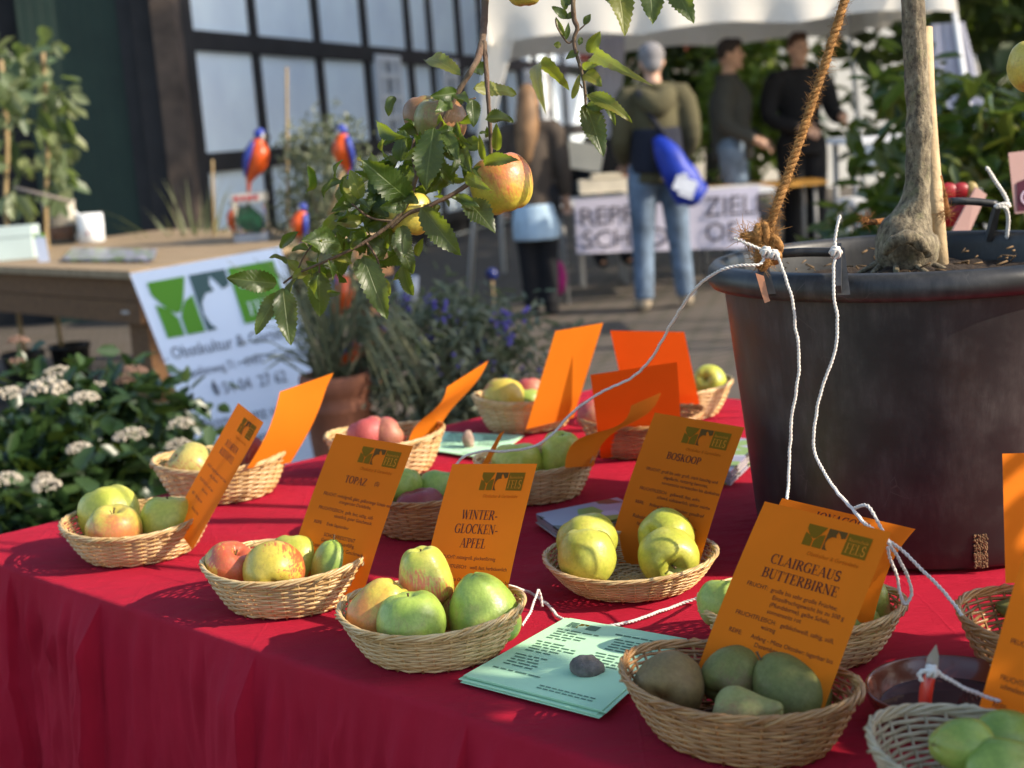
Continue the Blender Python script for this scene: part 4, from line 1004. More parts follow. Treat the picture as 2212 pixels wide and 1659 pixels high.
m_steel = NB("knife_steel"); m_steel.bs(Base_Color=(.50, .46, .42), Metallic=.75, Roughness=.38); m_steel = m_steel.mat
yk0, yk1 = 1.155, 1.20
hp = spline([D(1996, 1545, 1.19), D(1998, 1515, 1.19), D(2003, 1480, 1.19), D(2012, 1452, 1.19)], 6)
hb = MB().tube(hp, [.0065 + .0032 * math.sin(3.1 * i / 18) for i in range(19)], 14, flat=.55)
hb.tube([p + V((.001, -.0058, 0)) for p in hp[3:17]], .0008, 6); hb.build("handle", m_redp, kn)
bl = [D(2002, 1455, 1.19), D(2000, 1438, 1.19), D(2004, 1420, 1.19), D(2023, 1393, 1.19), D(2028, 1417, 1.19), D(2027, 1437, 1.19), D(2024, 1455, 1.19)]
MB().add(bl + [q + V((0, .0012, 0)) for q in bl], [tuple(range(7)), tuple(range(13, 6, -1))] + [(i, (i + 1) % 7, 7 + (i + 1) % 7, 7 + i) for i in range(7)], smooth=False).build("blade", m_steel, kn)
cord("white string knotted round the knife and trailing out of the clay dish", [D(1992, 1472, 1.182), D(1987, 1455, 1.182), D(2004, 1446, 1.180), D(2024, 1450, 1.180), D(2040, 1462, 1.182), D(2075, 1482, 1.185), D(2120, 1500, 1.19), D(2160, 1515, 1.19)], r=.0021, knots=[(D(2012, 1450, 1.182), .0048)])

# ------------------------------------------------------------------ apple leaves
m_leaf = leaf_mat("apple_leaf", (.020, .042, .010), (.048, .080, .018), (.14, .18, .05), .38, .40)
m_leafy = leaf_mat("yellowing_apple_leaf", (.10, .12, .02), (.20, .20, .03), (.30, .30, .08), .40, .42, old=(.16, .07, .015))
m_twig = bark_mat("apple_twig", (.10, .055, .035), (.18, .11, .07), (.13, .09, .05), 2.)
def leaf(mb, base, tip, w, face=(0, -1, .2), fold=.25, bend=.1, twist=0., teeth=.17, n=26, m=0):
    """one serrated apple leaf: w = full width in metres"""
    base, tip = V(base), V(tip); ax = tip - base; L = ax.length; t = ax.normalized()
    nr = V(face); nr = nr - t * nr.dot(t); nr = nr.normalized() if nr.length > 1e-5 else t.orthogonal().normalized()
    if twist: nr = Matrix.Rotation(twist, 3, t) @ nr
    sd = t.cross(nr)
    ph = base.x * 91 + base.z * 57
    vs, uv = [], []
    for i in range(n + 1):
        q = i / n
        hw = w / 2 * (math.sin(math.pi * q ** .78) ** .75 if 0 < q < 1 else 0)
        hw *= 1 - teeth * (i % 2)
        cen = base + ax * q + nr * (bend * L * (q * (1 - q) * 2.2 - .9 * max(0, q - .6) ** 2))
        wv = .11 * w * math.sin(q * 9 + ph)
        for j, k in enumerate((-1, -.5, 0, .5, 1)):
            up = fold * hw * abs(k) ** 1.3 + (wv * k * abs(k) if abs(k) == 1 else 0)
            vs.append(cen + sd * hw * k * math.cos(fold * .6) + nr * up + t * (.10 * hw * (1 - abs(k)) * 0))
            uv.append((.5 + k * .5 * max(hw / (w / 2), .05), q))
    fs = [(i * 5 + j, i * 5 + j + 1, (i + 1) * 5 + j + 1, (i + 1) * 5 + j) for i in range(n) for j in range(4)]
    return mb.add(vs, fs, m, uv)
def Lf(mb, bu, bv, tu, tv, wpx, y=1.7, dy=0., fold=.25, bend=.08, twist=0., m=0, stem=None, face=None, rnd=random.Random(3)):
    a = D(bu, bv, y); b = D(tu, tv, y + dy)
    f = face or (rnd.uniform(-.35, .35), -1, rnd.uniform(-.1, .5))
    leaf(mb, a, b, wpx * y / FPX, f, fold, bend, twist, m=m)
    if stem: mb.tube(spline([D(stem[0], stem[1], y), lerp(D(stem[0], stem[1], y), a, .5) + V((0, 0, .002)), a], 3), .0009, 5, m=2)

# the hanging branch at the left
b1 = thing("hanging_branch", "leafy apple branch hanging in from above with fruit, in front of the half-timbered house", "branch", D(1050, 60, 1.72))
tw_ = MB()
def twig(pts, r0, r1, y=1.7, n=8, mb=None):
    pts = [D(p[0], p[1], p[2] if len(p) > 2 else y) for p in pts]; s = spline(pts, n); k = len(s)
    (mb or tw_).tube(s, [lerp(r0, r1, i / k) * (1 + .18 * mnoise.noise(q * 90)) for i, q in enumerate(s)], 8)
    return s
twig([(1068, -260, 1.84), (1052, -80, 1.80), (1045, 60, 1.76), (1034, 120, 1.72), (1020, 148), (1006, 172), (990, 198), (962, 250), (930, 310), (900, 380), (885, 430), (850, 478), (790, 522), (740, 548), (690, 570), (640, 592), (612, 612)], .0048, .0013)
twig([(1046, 90, 1.74), (1049, 130, 1.72), (1053, 190), (1057, 250), (1060, 300), (1060, 332)], .0030, .0021)
twig([(1085, 352), (1058, 366), (1030, 384), (1005, 402), (977, 420), (945, 436), (915, 450), (880, 462), (845, 492)], .0030, .0022)
twig([(990, 198), (1005, 215), (1028, 212)], .0018, .001); twig([(900, 380), (890, 330), (895, 300)], .002, .001); twig([(850, 478), (800, 470), (760, 440)], .0018, .001)
twig([(790, 522), (815, 560), (822, 600)], .0016, .001); twig([(690, 570), (690, 590)], .0012, .001); twig([(640, 592), (660, 548), (700, 500)], .0013, .0008)
tw_.build("twigs", m_twig, b1)
lf = MB()
LV = [  # base, tip, width, dy, fold, bend, material
 (938, 276, 920, 414, 72, -.02, .3, .10, 0), (884, 432, 783, 346, 74, -.03, .25, .16, 0), (962, 290, 1005, 350, 40, .02, .3, .1, 0),
 (866, 350, 872, 280, 40, .0, .3, .1, 0), (912, 448, 996, 552, 62, -.02, .4, .14, 0), (1002, 428, 1070, 503, 60, -.03, .3, .12, 0),
 (1046, 352, 1120, 346, 34, -.05, .35, .2, 0), (1072, 325, 1072, 266, 26, -.02, .5, .1, 1), (1022, 192, 1116, 204, 40, .06, .2, .1, 1),
 (995, 162, 917, 128, 42, .10, .25, .14, 1), (1018, 146, 1052, 148, 32, .03, .3, .1, 0), (1020, 214, 1024, 274, 34, -.01, .3, .1, 0),
 (985, 200, 930, 208, 34, -.02, .3, .2, 0), (975, 218, 940, 240, 36, -.03, .3, .1, 0), (985, 205, 1012, 222, 28, -.03, .3, .1, 0),
 (960, 286, 990, 345, 34, -.03, .5, .1, 0), (1040, 310, 995, 315, 38, .01, .2, .1, 0), (1044, 345, 1035, 290, 18, -.02, .5, .1, 1),
 (780, 430, 756, 366, 38, .0, .35, .1, 1), (880, 440, 820, 448, 40, -.02, .3, .1, 0), (868, 488, 872, 556, 44, -.02, .3, .1, 0),
 (836, 545, 790, 518, 44, .0, .3, .1, 0), (598, 612, 489, 600, 54, -.02, .35, .14, 0), (606, 632, 552, 722, 44, -.02, .35, .14, 0),
 (612, 622, 628, 746, 58, -.03, .35, .12, 0), (690, 584, 691, 684, 56, .0, .3, .1, 0), (736, 528, 652, 520, 66, -.03, .3, .1, 0),
 (785, 552, 836, 690, 62, -.02, .4, .14, 0), (770, 560, 812, 640, 50, .0, .3, .1, 0), (852, 500, 892, 592, 46, .0, .35, .1, 0),
 (700, 500, 735, 455, 30, .0, .3, .1, 1), (765, 440, 745, 385, 34, .02, .3, .1, 1), (790, 470, 720, 474, 36, .02, .3, .1, 1), (650, 590, 620, 560, 26, 0, .3, .1, 1),
 (1000, 318, 1018, 372, 26, -.04, .5, .1, 0), (1006, 380, 1060, 410, 30, -.05, .4, .2, 1), (985, 425, 1035, 447, 26, -.02, .5, .2, 0),
 (930, 440, 880, 500, 50, .03, .3, .1, 0), (905, 380, 850, 372, 46, .03, .3, .1, 0), (838, 470, 800, 420, 44, .03, .3, .1, 0), (820, 500, 850, 540, 50, .03, .3, .1, 0),
 (760, 500, 790, 545, 46, .02, .3, .1, 0), (745, 545, 730, 600, 36, .02, .3, .1, 0), (890, 300, 850, 330, 34, .03, .3, .1, 0), (900, 330, 940, 372, 40, .04, .3, .1, 0),
 (1010, 372, 1000, 330, 34, .03, .3, .1, 0), (980, 345, 955, 300, 34, .04, .3, .1, 0), (822, 600, 842, 640, 30, .0, .4, .1, 1), (720, 470, 760, 470, 26, 0, .3, .1, 0), (870, 420, 905, 440, 30, -.01, .3, .1, 0),
]
for i, (a, b, c, d, w, dy, fo, be, mm) in enumerate(LV): Lf(lf, a, b, c, d, w, 1.70 - (.02 if dy < 0 else -.01), dy, fo, be, 0, mm)
rnd = random.Random(9)
for i in range(120):                         # small leaves, buds and bits deeper in the branch
    t = rnd.random(); u = lerp(1000, 660, t) + rnd.gauss(0, 40); v = lerp(270, 590, t) + rnd.gauss(0, 38)
    a = rnd.random() * 6.28; L = rnd.uniform(22, 62)
    if math.hypot(u - 884, v - 460) < 50: continue
    Lf(lf, u, v, u + L * math.cos(a), v + L * math.sin(a) * .9 + 12, L * rnd.uniform(.45, .62), 1.72 + rnd.uniform(-.05, .07), rnd.uniform(-.02, .03), .6, .2, rnd.uniform(-1.2, 1.2), rnd.random() < .25)
for i in range(70):                         # the thick of the branch between the apples
    u = rnd.gauss(862, 62); v = rnd.gauss(420, 72) ; a = rnd.gauss(1.9, .9); L = rnd.uniform(34, 74)
    if math.hypot(u - 1083, v - 398) < 95 or math.hypot(u - 884, v - 445) < 52: continue
    Lf(lf, u, v, u + L * math.cos(a), v + L * math.sin(a), L * rnd.uniform(.48, .66), 1.73 + rnd.uniform(.0, .07), rnd.uniform(-.04, .04), .6, .22, rnd.uniform(-1.2, 1.2), rnd.random() < .15)
lf.build("foliage", [m_leaf, m_leafy, m_twig], b1)
GH = "apples hanging on the branches"
hb_ = fruit_mat("sunlit_blushed_skin", (.50, .44, .05), (.58, .46, .06), (.62, .15, .06), (1, .1, .75), .24, .55, spots=.12)
def hang(label, shape, mat, u, v, rpx, y, axis, seed, spin=0.): return fr(label, shape, mat, u, v, rpx, y=y, axis=axis, seed=seed, spin=spin, group=GH)
hang("big sunlit yellow and red apple hanging at the right end of the leafy branch", 'round', hb_, 1083, 398, 69, 1.72, (-.22, .1, 1), 51, 1.)
hang("dull green and brownish apple hanging high among the leaves, left of the twig", 'round', 'dull', 952, 262, 56, 1.76, (-.1, -.15, 1), 52)
hang("brownish apple half behind another at the top of the leafy branch", 'round', 'dull', 916, 250, 46, 1.79, (-.1, .1, 1), 53)
hang("yellow apple hanging low and half covered by leaves", 'round', 'yel', 884, 462, 52, 1.73, (.1, .1, 1), 54)
hang("apple whose lower edge only shows at the top of the picture, above the house", 'round', 'ygb', 1132, -24, 40, 1.75, (0, 0, 1), 55)
hang("pale yellow apple cut off by the right edge, beside the tree trunk", 'round', 'yel', 2240, 140, 62, 1.72, (-.1, 0, 1), 56)

# the twig hanging at the top centre
b2 = thing("hanging_twig", "thin apple twig with small leaves hanging in front of the white canopy", "branch", D(1243, 0, 1.7))
tw2 = MB()
def tws(pts, r0, r1): twig(pts, r0, r1, mb=tw2)
tws([(1230, -220, 1.8), (1240, -60, 1.74), (1238, 0), (1240, 40), (1247, 60), (1240, 84), (1243, 110), (1252, 140), (1260, 170), (1264, 205), (1265, 232)], .0034, .0014)
tws([(1240, 84), (1226, 92), (1204, 60), (1200, 40)], .0012, .0007); tws([(1245, 70), (1262, 55), (1270, 45)], .001, .0006); tws([(1258, 190), (1246, 175), (1238, 196)], .0011, .0007)
tw2.build("twigs", m_twig, b2)
l2 = MB()
for a, b, c, d, w, dy, fo, be, mm in [(1226, 40, 1192, 14, 22, 0, .3, .1, 0), (1216, 8, 1240, -4, 20, 0, .3, .1, 0), (1222, 22, 1212, -20, 18, 0, .3, .1, 0), (1262, 54, 1276, 30, 17, 0, .3, .1, 0), (1272, 114, 1297, 68, 32, -.01, .5, .1, 1), (1220, 80, 1200, 36, 11, 0, .5, .2, 1),
   (1222, 86, 1228, 48, 13, 0, .4, .1, 0), (1212, 98, 1196, 96, 16, 0, .3, .1, 1), (1258, 146, 1293, 138, 20, -.02, .4, .1, 1), (1262, 160, 1300, 184, 38, -.02, .3, .12, 1), (1265, 226, 1304, 338, 56, -.03, .4, .10, 0), (1268, 204, 1365, 262, 36, -.03, .45, .22, 1),
   (1266, 228, 1326, 232, 32, -.02, .3, .16, 0), (1236, 214, 1252, 160, 16, 0, .4, .1, 1), (1255, 80, 1250, 98, 14, 0, .4, .1, 0), (1250, 110, 1222, 128, 18, 0, .3, .1, 0), (1240, 30, 1222, 40, 16, 0, .3, .1, 0), (1300, 214, 1330, 270, 22, -.02, .6, .2, 0),
   (1308, 135, 1392, 176, 34, -.25, .2, .25, 1), (1230, 196, 1168, 226, 34, -.35, .2, .2, 1)]:
    Lf(l2, a, b, c, d, w, 1.70, dy, fo, be, 0, mm)
l2.build("foliage", [m_leaf, m_leafy, m_twig], b2)
b3 = thing("leaf_spray", "large dark apple leaves hanging into the top of the picture over the canopy", "branch", D(1400, -60, 1.75))
tw3 = MB(); twig([(1300, -200, 1.8), (1380, -110, 1.78), (1500, -70, 1.76), (1600, -120, 1.8)], .004, .003, mb=tw3); tw3.build("twigs", m_twig, b3)
l3 = MB()
for a, b, c, d, w, dy, fo, be, mm in [(1330, -50, 1350, 78, 56, -.03, .35, .12, 1), (1398, -70, 1410, 52, 64, -.02, .35, .12, 0), (1440, -60, 1498, 50, 60, -.03, .35, .12, 0), (1300, -60, 1320, 10, 40, .02, .3, .1, 0), (1470, -60, 1470, 20, 50, .03, .3, .1, 0)]:
    Lf(l3, a, b, c, d, w, 1.72, dy, fo, be, 0, mm)
l3.build("foliage", [m_leaf, m_leafy, m_twig], b3)

# limbs and crown of the tree, above the picture
cr = MB(); top = path[-1]
for pts, r in (([top, V((.35, 1.9, 1.95)), V((.08, 1.82, 1.98)), V((-.02, 1.80, 1.80)), D(1068, -260, 1.84)], .011), ([top, V((.3, 1.85, 1.82)), V((.18, 1.8, 1.82)), D(1300, -200, 1.8), D(1230, -220, 1.8)], .007),
               ([top, V((.75, 2.0, 1.95)), V((.95, 1.9, 2.1))], .009), ([top, V((.55, 2.2, 1.95)), V((.45, 2.4, 2.15))], .009), ([top, V((.6, 1.95, 2.0)), V((.6, 1.9, 2.3))], .010), ([top, V((.66, 1.82, 1.75)), D(2260, 60, 1.73)], .006)):
    s = spline(pts, 6); cr.tube(s, [lerp(r, r * .4, i / len(s)) for i in range(len(s))], 7)
cr.build("limbs", m_bark, tr)
cw = MB(); rnd = random.Random(31)
for i in range(420):
    c = V((.45 + rnd.gauss(0, .32), 1.95 + rnd.gauss(0, .22), 2.0 + abs(rnd.gauss(0, .25))))
    if c.z < 1.82 + .0 * c.x: c.z = 1.85
    d = V((rnd.gauss(0, 1), rnd.gauss(0, 1), rnd.gauss(-.5, .6))).normalized() * rnd.uniform(.06, .09)
    leaf(cw, c, c + d, .045, (rnd.gauss(0, 1), rnd.gauss(0, 1), 1), .25, .1, n=6)
cw.build("crown", [m_leaf, m_leafy, m_twig], tr)

# ================================================================== the yard behind
def brick_mat():
    q = NB("brick_pavers"); o = q.obj()
    mp = q.n("Mapping", {"Vector": q.n("TexCoord").outputs["Object"], "Rotation": (0, 0, rad(-32))})
    br = q.n("TexBrick", {"Vector": mp.outputs[0], "Color1": (.12, .085, .065), "Color2": (.085, .065, .055), "Mortar": (.030, .032, .010), "Scale": 1., "Mortar Size": .018, "Brick Width": .21, "Row Height": .105, "Bias": -.1})
    n = q.noise(o, 3, 5)
    q.bs(Base_Color=q.mix(q.math('MULTIPLY', q.ramp(n, [(.3, 0.), (.7, 1.)]), .5), br.outputs["Color"], (.12, .10, .085)), Roughness=.85)
    q.bump(br.outputs["Fac"], -.5, .01); return q.mat
g = MB().add([(-60, -20, 0), (60, -20, 0), (60, 90, 0), (-60, 90, 0)], [(0, 1, 2, 3)])
tag(g.build("pavement", brick_mat()), kind="structure")

# ------------------------------------------------------------------ half-timbered house
m_plaster = simple("white_plaster", (.76, .86, .97), .9, .09, 1.6, .25)
m_timber = simple("black_timber", (.020, .018, .019), .7, .4, 3, .3)
m_timberb = simple("weathered_brown_timber", (.07, .05, .038), .8, .5, 4, .3)
m_wframe = simple("white_window_paint", (.72, .74, .76), .5, .05, 4)
m_glass = NB("dark_window_glass"); m_glass.bs(Base_Color=(.02, .025, .03), Roughness=.06); m_glass = m_glass.mat
HA = V((-2.68, 12.0, 0)); HE = V((.284, .959, 0)).normalized(); HN = V((HE.y, -HE.x, 0))
def HP(u, v):                  # picture point -> along-wall distance and height on the house wall
    d = ray(u, v); t = (HA - CP).dot(HN) / d.dot(HN); p = CP + d * t
    return (p - HA).dot(HE), p.z
def hb(mb, s0, s1, z0, z1, d0, d1, m=0):
    q = [HA + HE * s + HN * d0 + V((0, 0, z)) for s, z in ((s0, z0), (s1, z0), (s1, z1), (s0, z1))]
    mb.prism(q, HN * (d1 - d0), m)
house = thing("half_timbered_house", "long half-timbered house with black beams and white panels behind the market", "house", HA)
hb_m = MB(); hb(hb_m, 0, 16, 0, 5.6, -.3, 0); hb_m.build("wall", m_plaster, house)
fr_ = MB()
posts = [(552, 13), (688, 12), (791, 11), (885, 10), (932, 8), (994, 9), (1042, 8), (1082, 7), (1118, 7), (1152, 7), (1184, 7), (1214, 6)]
PS = []
for u, w in posts:
    s, z = HP(u, 150); s2, _ = HP(u + w, 150); wd = abs(s2 - s); PS.append((s, wd))
    hb(fr_, s - wd / 2, s + wd / 2, 0, 5.6, 0, .035)
zu = HP(480, 92)[1]; zl = HP(480, 349)[1]
for z, h in ((zu, .17), (zl, .17), (zl - 1.1, .15), (zu + 1.15, .17), (5.5, .25), (.18, .3)): hb(fr_, .2, 16, z - h / 2, z + h / 2, .0, .040)
s_c, _ = HP(421, 200)
hb(fr_, -.1, s_c, 0, 5.6, -.30, .05)
fr_.build("timber_frame", m_timber, house)
def window(u0, v0, u1, v1, cols, rows):
    s0, z1 = HP(u0, v0); s1, z0 = HP(u1, v1)
    f = MB(); b = .075
    hb(f, s0, s1, z0, z0 + b, .02, .07); hb(f, s0, s1, z1 - b, z1, .02, .07); hb(f, s0, s0 + b * 1.6, z0 + b, z1 - b, .02, .07); hb(f, s1 - b * 1.6, s1, z0 + b, z1 - b, .02, .07)
    for i in range(1, cols): x = lerp(s0, s1, i / cols); hb(f, x - .045, x + .045, z0 + b, z1 - b, .03, .065)
    for i in range(1, rows): z = lerp(z0, z1, i / rows); hb(f, s0 + b, s1 - b, z - .03, z + .03, .03, .067)
    fo = f.build("window", m_wframe, house)
    p = MB(); hb(p, s0 + b, s1 - b, z0 + b, z1 - b, .012, .032); p.build("pane", m_glass, fo)
window(800, 118, 868, 296, 3, 4); window(1124, 150, 1150, 268, 2, 3); window(1160, 150, 1182, 268, 2, 3); window(944, 128, 990, 280, 3, 4)
ro_ = MB(); ro_.prism([HA + HN * .6 + V((0, 0, 5.5)) - HE * .4, HA + HN * .6 + V((0, 0, 5.5)) + HE * 16.5, HA - HN * 3 + V((0, 0, 8.6)) + HE * 16.5, HA - HN * 3 + V((0, 0, 8.6)) - HE * .4], (0, 0, .12))
ro_.build("roof", simple("red_roof_tiles", (.25, .08, .05), .8, .3, 8), house)
# gable end with the green barn doors, facing us
barn = thing("barn_front", "dark barn front with a tall green plank door at the left", "barn", V((-4.2, 12, 0)))
bm = MB(); bx = HA.x - .18
bm.box((-6.2, 12.25, 2.8), (6.7, .3, 5.6)); bm.build("wall", simple("black_planks", (.010, .010, .011), .85, .3, 5), barn)
def m_door():
    q = NB("green_painted_planks"); o = q.obj(); w = q.n("TexWave", {"Vector": o, "Scale": 3.4, "Distortion": .1}).outputs["Fac"]
    q.bs(Base_Color=q.mix(q.ramp(q.noise(o, 2.5), [(.3, 0.), (.7, 1.)]), (.006, .021, .014), (.011, .032, .021)), Roughness=.7); q.bump(q.ramp(w, [(0, 0.), (.08, 1.)]), .4, .02); return q.mat
dm_ = MB(); x0 = D(66, 250, 12.05).x; x1 = D(322, 250, 12.05).x
dm_.box(((x0 + x1) / 2, 12.06, 2.4), (x1 - x0, .09, 4.8)); dm_.build("door", m_door(), barn)
pm_ = MB(); xa = D(348, 250, 11.95).x; xb = D(386, 250, 11.95).x
pm_.box(((x1 + xa) / 2 + .05, 12.0, 2.8), (xa - x1 + .12, .26, 5.6)); pm_.build("door_post", m_timber, barn)
pc = MB(); pc.box(((xa + xb) / 2 + .07, 11.90, 2.8), (xb - xa + .05, .24, 5.6)); pc.build("corner_post", m_timberb, barn)

# ------------------------------------------------------------------ foliage builder
def leaves_into(mb, centres, n, spread, size, rnd, droop=.3, m=0, aspect=.5, six=True):
    for i in range(n):
        c, r = rnd.choice(centres)
        p = V(c) + V((rnd.gauss(0, r), rnd.gauss(0, r), rnd.gauss(0, r))) * spread
        d = V((rnd.gauss(0, 1), rnd.gauss(0, 1), rnd.gauss(-droop, .8))).normalized()
        L = size * rnd.uniform(.6, 1.25); nr = V((rnd.gauss(0, .6), rnd.gauss(0, .6), 1)); sd = d.cross(nr)
        if sd.length < 1e-4: continue
        sd = sd.normalized() * L * aspect / 2; up = sd.cross(d).normalized() * L * .08
        mb.add([p, p + d * L * .35 + sd + up, p + d * L * .75 + sd * .8 + up * .6, p + d * L - up, p + d * L * .75 - sd * .8 + up * .6, p + d * L * .35 - sd + up, p + d * L * .5 - up * .5],
               [(0, 6, 1), (1, 6, 2), (2, 6, 3), (3, 6, 4), (4, 6, 5), (5, 6, 0)] , m)
def clumps(c, r, n, rnd, cr=.25, shell=.55):
    out = []
    while len(out) < n:
        d = V((rnd.uniform(-1, 1), rnd.uniform(-1, 1), rnd.uniform(-1, 1)))
        if d.length > 1 or d.length < shell * rnd.random(): continue
        out.append((V(c) + V((d.x * r[0], d.y * r[1], d.z * r[2])), cr * min(r) * rnd.uniform(.6, 1.2)))
    return out
m_trk = bark_mat("tree_bark", (.05, .04, .03), (.12, .10, .075), (.08, .08, .05), .2)
fol_dark = island_leaf("dark_tree_leaves", [(.015, .030, .010), (.030, .052, .014), (.055, .080, .018)], .5, .2)
fol_mid = island_leaf("mid_green_leaves", [(.030, .060, .014), (.06, .10, .022), (.12, .15, .03)], .45, .3)
fol_lite = island_leaf("light_green_leaves", [(.10, .16, .02), (.17, .24, .03), (.25, .30, .05)], .5, .4)
fol_grey = island_leaf("grey_green_leaves", [(.095, .115, .075), (.155, .175, .11), (.22, .23, .15)], .6, .15)
fol_laur = island_leaf("laurel_leaves", [(.020, .045, .010), (.04, .075, .014), (.085, .11, .018), (.16, .15, .025)], .30, .25)
fol_vib = island_leaf("viburnum_leaves", [(.012, .030, .010), (.022, .050, .014), (.045, .078, .022)], .35, .12)
def tree(name, label, base, h, c, r, n, size, mat, seed, nclump=40, tr_r=.14, group=None, cat="tree", trunk_mat=None, spread=1., aspect=.6):
    rnd = random.Random(seed); b = V(base); t = thing(name, label, cat, b, group)
    c = b + V(c); cl = clumps(c, r, nclump, rnd)
    tm = MB(); top = lerp(b, c, .95)
    tm.tube(spline([b, lerp(b, top, .35) + V((rnd.gauss(0, .04), 0, 0)), lerp(b, top, .7), top], 4), [lerp(tr_r, tr_r * .35, i / 12) for i in range(13)], 9)
    for q, rr in cl[::max(1, nclump // 14)]:
        s = lerp(b, top, rnd.uniform(.5, .95)); tm.tube(spline([s, lerp(s, q, .5) + V((0, 0, .05 * h * .3)), q], 3), [tr_r * .3, tr_r * .25, tr_r * .22, tr_r * .18, tr_r * .15, tr_r * .1, tr_r * .06], 5)
    tm.build("trunk", trunk_mat or m_trk, t)
    f = MB(); leaves_into(f, cl, n, spread, size, rnd, aspect=aspect); f.build("crown", mat, t)
    return t
# trees that close the view, then four unseen ones added to cast shade
TG = "trees closing the yard"
tree("broadleaf_tree", "tall dark tree at the right edge of the picture behind the laurel", (5.3, 13.0, 0), 8, (0, 0, 4.6), (2.3, 2.6, 4.0), 6000, .30, fol_dark, 1, 90, .2, TG)
tree("broadleaf_tree", "dark tree behind the people between the canopy legs", (3.2, 21.0, 0), 7, (0, 0, 3.2), (1.55, 1.6, 3.2), 2600, .32, fol_dark, 2, 70, .2, TG)
tree("broadleaf_tree", "sunlit light green shrub-like tree behind the two men", (3.05, 17.5, 0), 3, (0, 0, 1.55), (.65, .6, 1.1), 1500, .17, fol_lite, 3, 40, .07, TG)
tree("broadleaf_tree", "dark tree top right, between canopy and picture edge", (6.6, 17.5, 0), 9, (0, 0, 4.2), (2.3, 2., 4.2), 4200, .32, fol_mid, 4, 80, .2, TG)
tree("broadleaf_tree", "first tall tree right of the market beyond the picture edge, shading the house", (7.2, 10.75, 0), 9, (0, 0, 7.75), (1.7, 1.7, 1.1), 3000, .34, fol_dark, 5, 70, .16, TG)  # added with the next two, crowns shaped to block sun from the house
tree("broadleaf_tree", "second tall tree right of the market beyond the picture edge, shading the house", (7.2, 13.2, 0), 9, (0, 0, 7.85), (1.7, 1.8, 1.2), 3000, .34, fol_dark, 6, 70, .16, TG)
tree("broadleaf_tree", "third tall tree right of the market beyond the picture edge, shading the house", (7.4, 16.4, 0), 9, (0, 0, 7.85), (1.7, 1.8, 1.3), 3000, .34, fol_dark, 8, 70, .16, TG)
tree("broadleaf_tree", "slender tree right of the market beyond the picture edge, shading the sign", (5.4, 4.0, 0), 7, (0, 0, 4.45), (.8, .55, .8), 1300, .20, fol_dark, 7, 50, .08, TG)  # added out of view, only to keep sun off the sign

# far houses
m_redr = simple("red_tiles", (.30, .07, .05), .8, .3, 6); m_sunw = simple("cream_render", (.75, .70, .60), .85, .08, 3)
fh = thing("far_house", "far pale house with a dark red roof edge showing under the canopy", "house", (4.0, 27, 0))
fw = MB(); fw.box((2.6, 27.2, 1.35), (5.6, .4, 2.7)); fw.build("wall", m_sunw, fh)
fr2 = MB(); fr2.prism([V((-.6, 26.6, 2.45)), V((5.9, 26.6, 2.45)), V((5.9, 29.5, 4.8)), V((-.6, 29.5, 4.8))], (0, 0, .2)); fr2.build("roof", m_redr, fh)
fg = MB()
for x in (.5, 2.0, 3.4, 4.8): fg.box((x, 26.98, 1.5), (.7, .06, 1.1))
fg.build("window", m_glass, fh)
wh = thing("white_house", "far white house wall catching the sun right of the two men", "house", (7.0, 24, 0))
ww = MB(); ww.box((5.9, 24, 2.2), (2.2, .4, 4.4)); ww.build("wall", simple("white_render", (.8, .8, .78), .85, .05, 3), wh)
wr = MB(); wr.prism([V((4.7, 23.6, 4.4)), V((7.1, 23.6, 4.4)), V((7.1, 26, 6)), V((4.7, 26, 6))], (0, 0, .15)); wr.build("roof", m_redr, wh)

# ------------------------------------------------------------------ canopy
m_canvas = paper_mat("white_canopy_cloth", (.88, .84, .76), .3); m_lav = paper_mat("pale_lavender_curtain", (.62, .62, .74), .2); m_whitep = simple("white_pole_paint", (.75, .75, .75), .4, .05, 5)
TY0, TY1 = 10.6, 13.6
tl = D(1052, 82, TY0); trp = D(2062, 42, TY0); zt = (tl.z + trp.z) / 2; XL, XR = tl.x, trp.x
tent = thing("market_canopy", "big white market canopy with a wavy valance over the stall at the back", "canopy", (XL, TY0, 0))
cm = MB(); nx = 60
def val(side):
    vs = []
    for i in range(nx + 1):
        t = i / nx
        for j in range(4):
            q = j / 3; wv = .03 * math.sin(t * 44) + .02 * math.sin(t * 23 + 1)
            sag = .045 * abs(math.sin(t * 9.5)) * q
            z = zt + .34 - q * .34 + sag
            if side == 0: p = (lerp(XL, XR, t), TY0 + wv * q, z)
            elif side == 1: p = (XL + wv * q, lerp(TY0, TY1, t), z)
            elif side == 2: p = (XR + wv * q, lerp(TY0, TY1, t), z)
            else: p = (lerp(XL, XR, t), TY1 + wv * q, z)
            vs.append(p)
    cm.add(vs, [(i * 4 + j, i * 4 + j + 1, i * 4 + j + 5, i * 4 + j + 4) for i in range(nx) for j in range(3)])
for k in range(4): val(k)
cm.build("valance", m_canvas, tent)
rf = MB(); ap = V(((XL + XR) / 2, (TY0 + TY1) / 2, zt + 1.35)); cs = [V((XL, TY0, zt + .34)), V((XR, TY0, zt + .34)), V((XR, TY1, zt + .34)), V((XL, TY1, zt + .34))]
rf.add(cs + [ap], [(0, 1, 4), (1, 2, 4), (2, 3, 4), (3, 0, 4)], smooth=False); rf.build("roof", m_canvas, tent)
def leg(top, bot): MB().tube([top, bot], .022, 8).build("leg", m_whitep, tent)
leg(V((XL + .03, TY0 + .03, zt + .3)), P(1014, 645, 0)); leg(V((XR - .03, TY0 + .03, zt + .3)), V((XR + .25, TY0, 0))); leg(V((XL + .03, TY1, zt + .3)), V((XL, TY1, 0))); leg(V((XR - .03, TY1, zt + .3)), V((XR + .1, TY1, 0)))
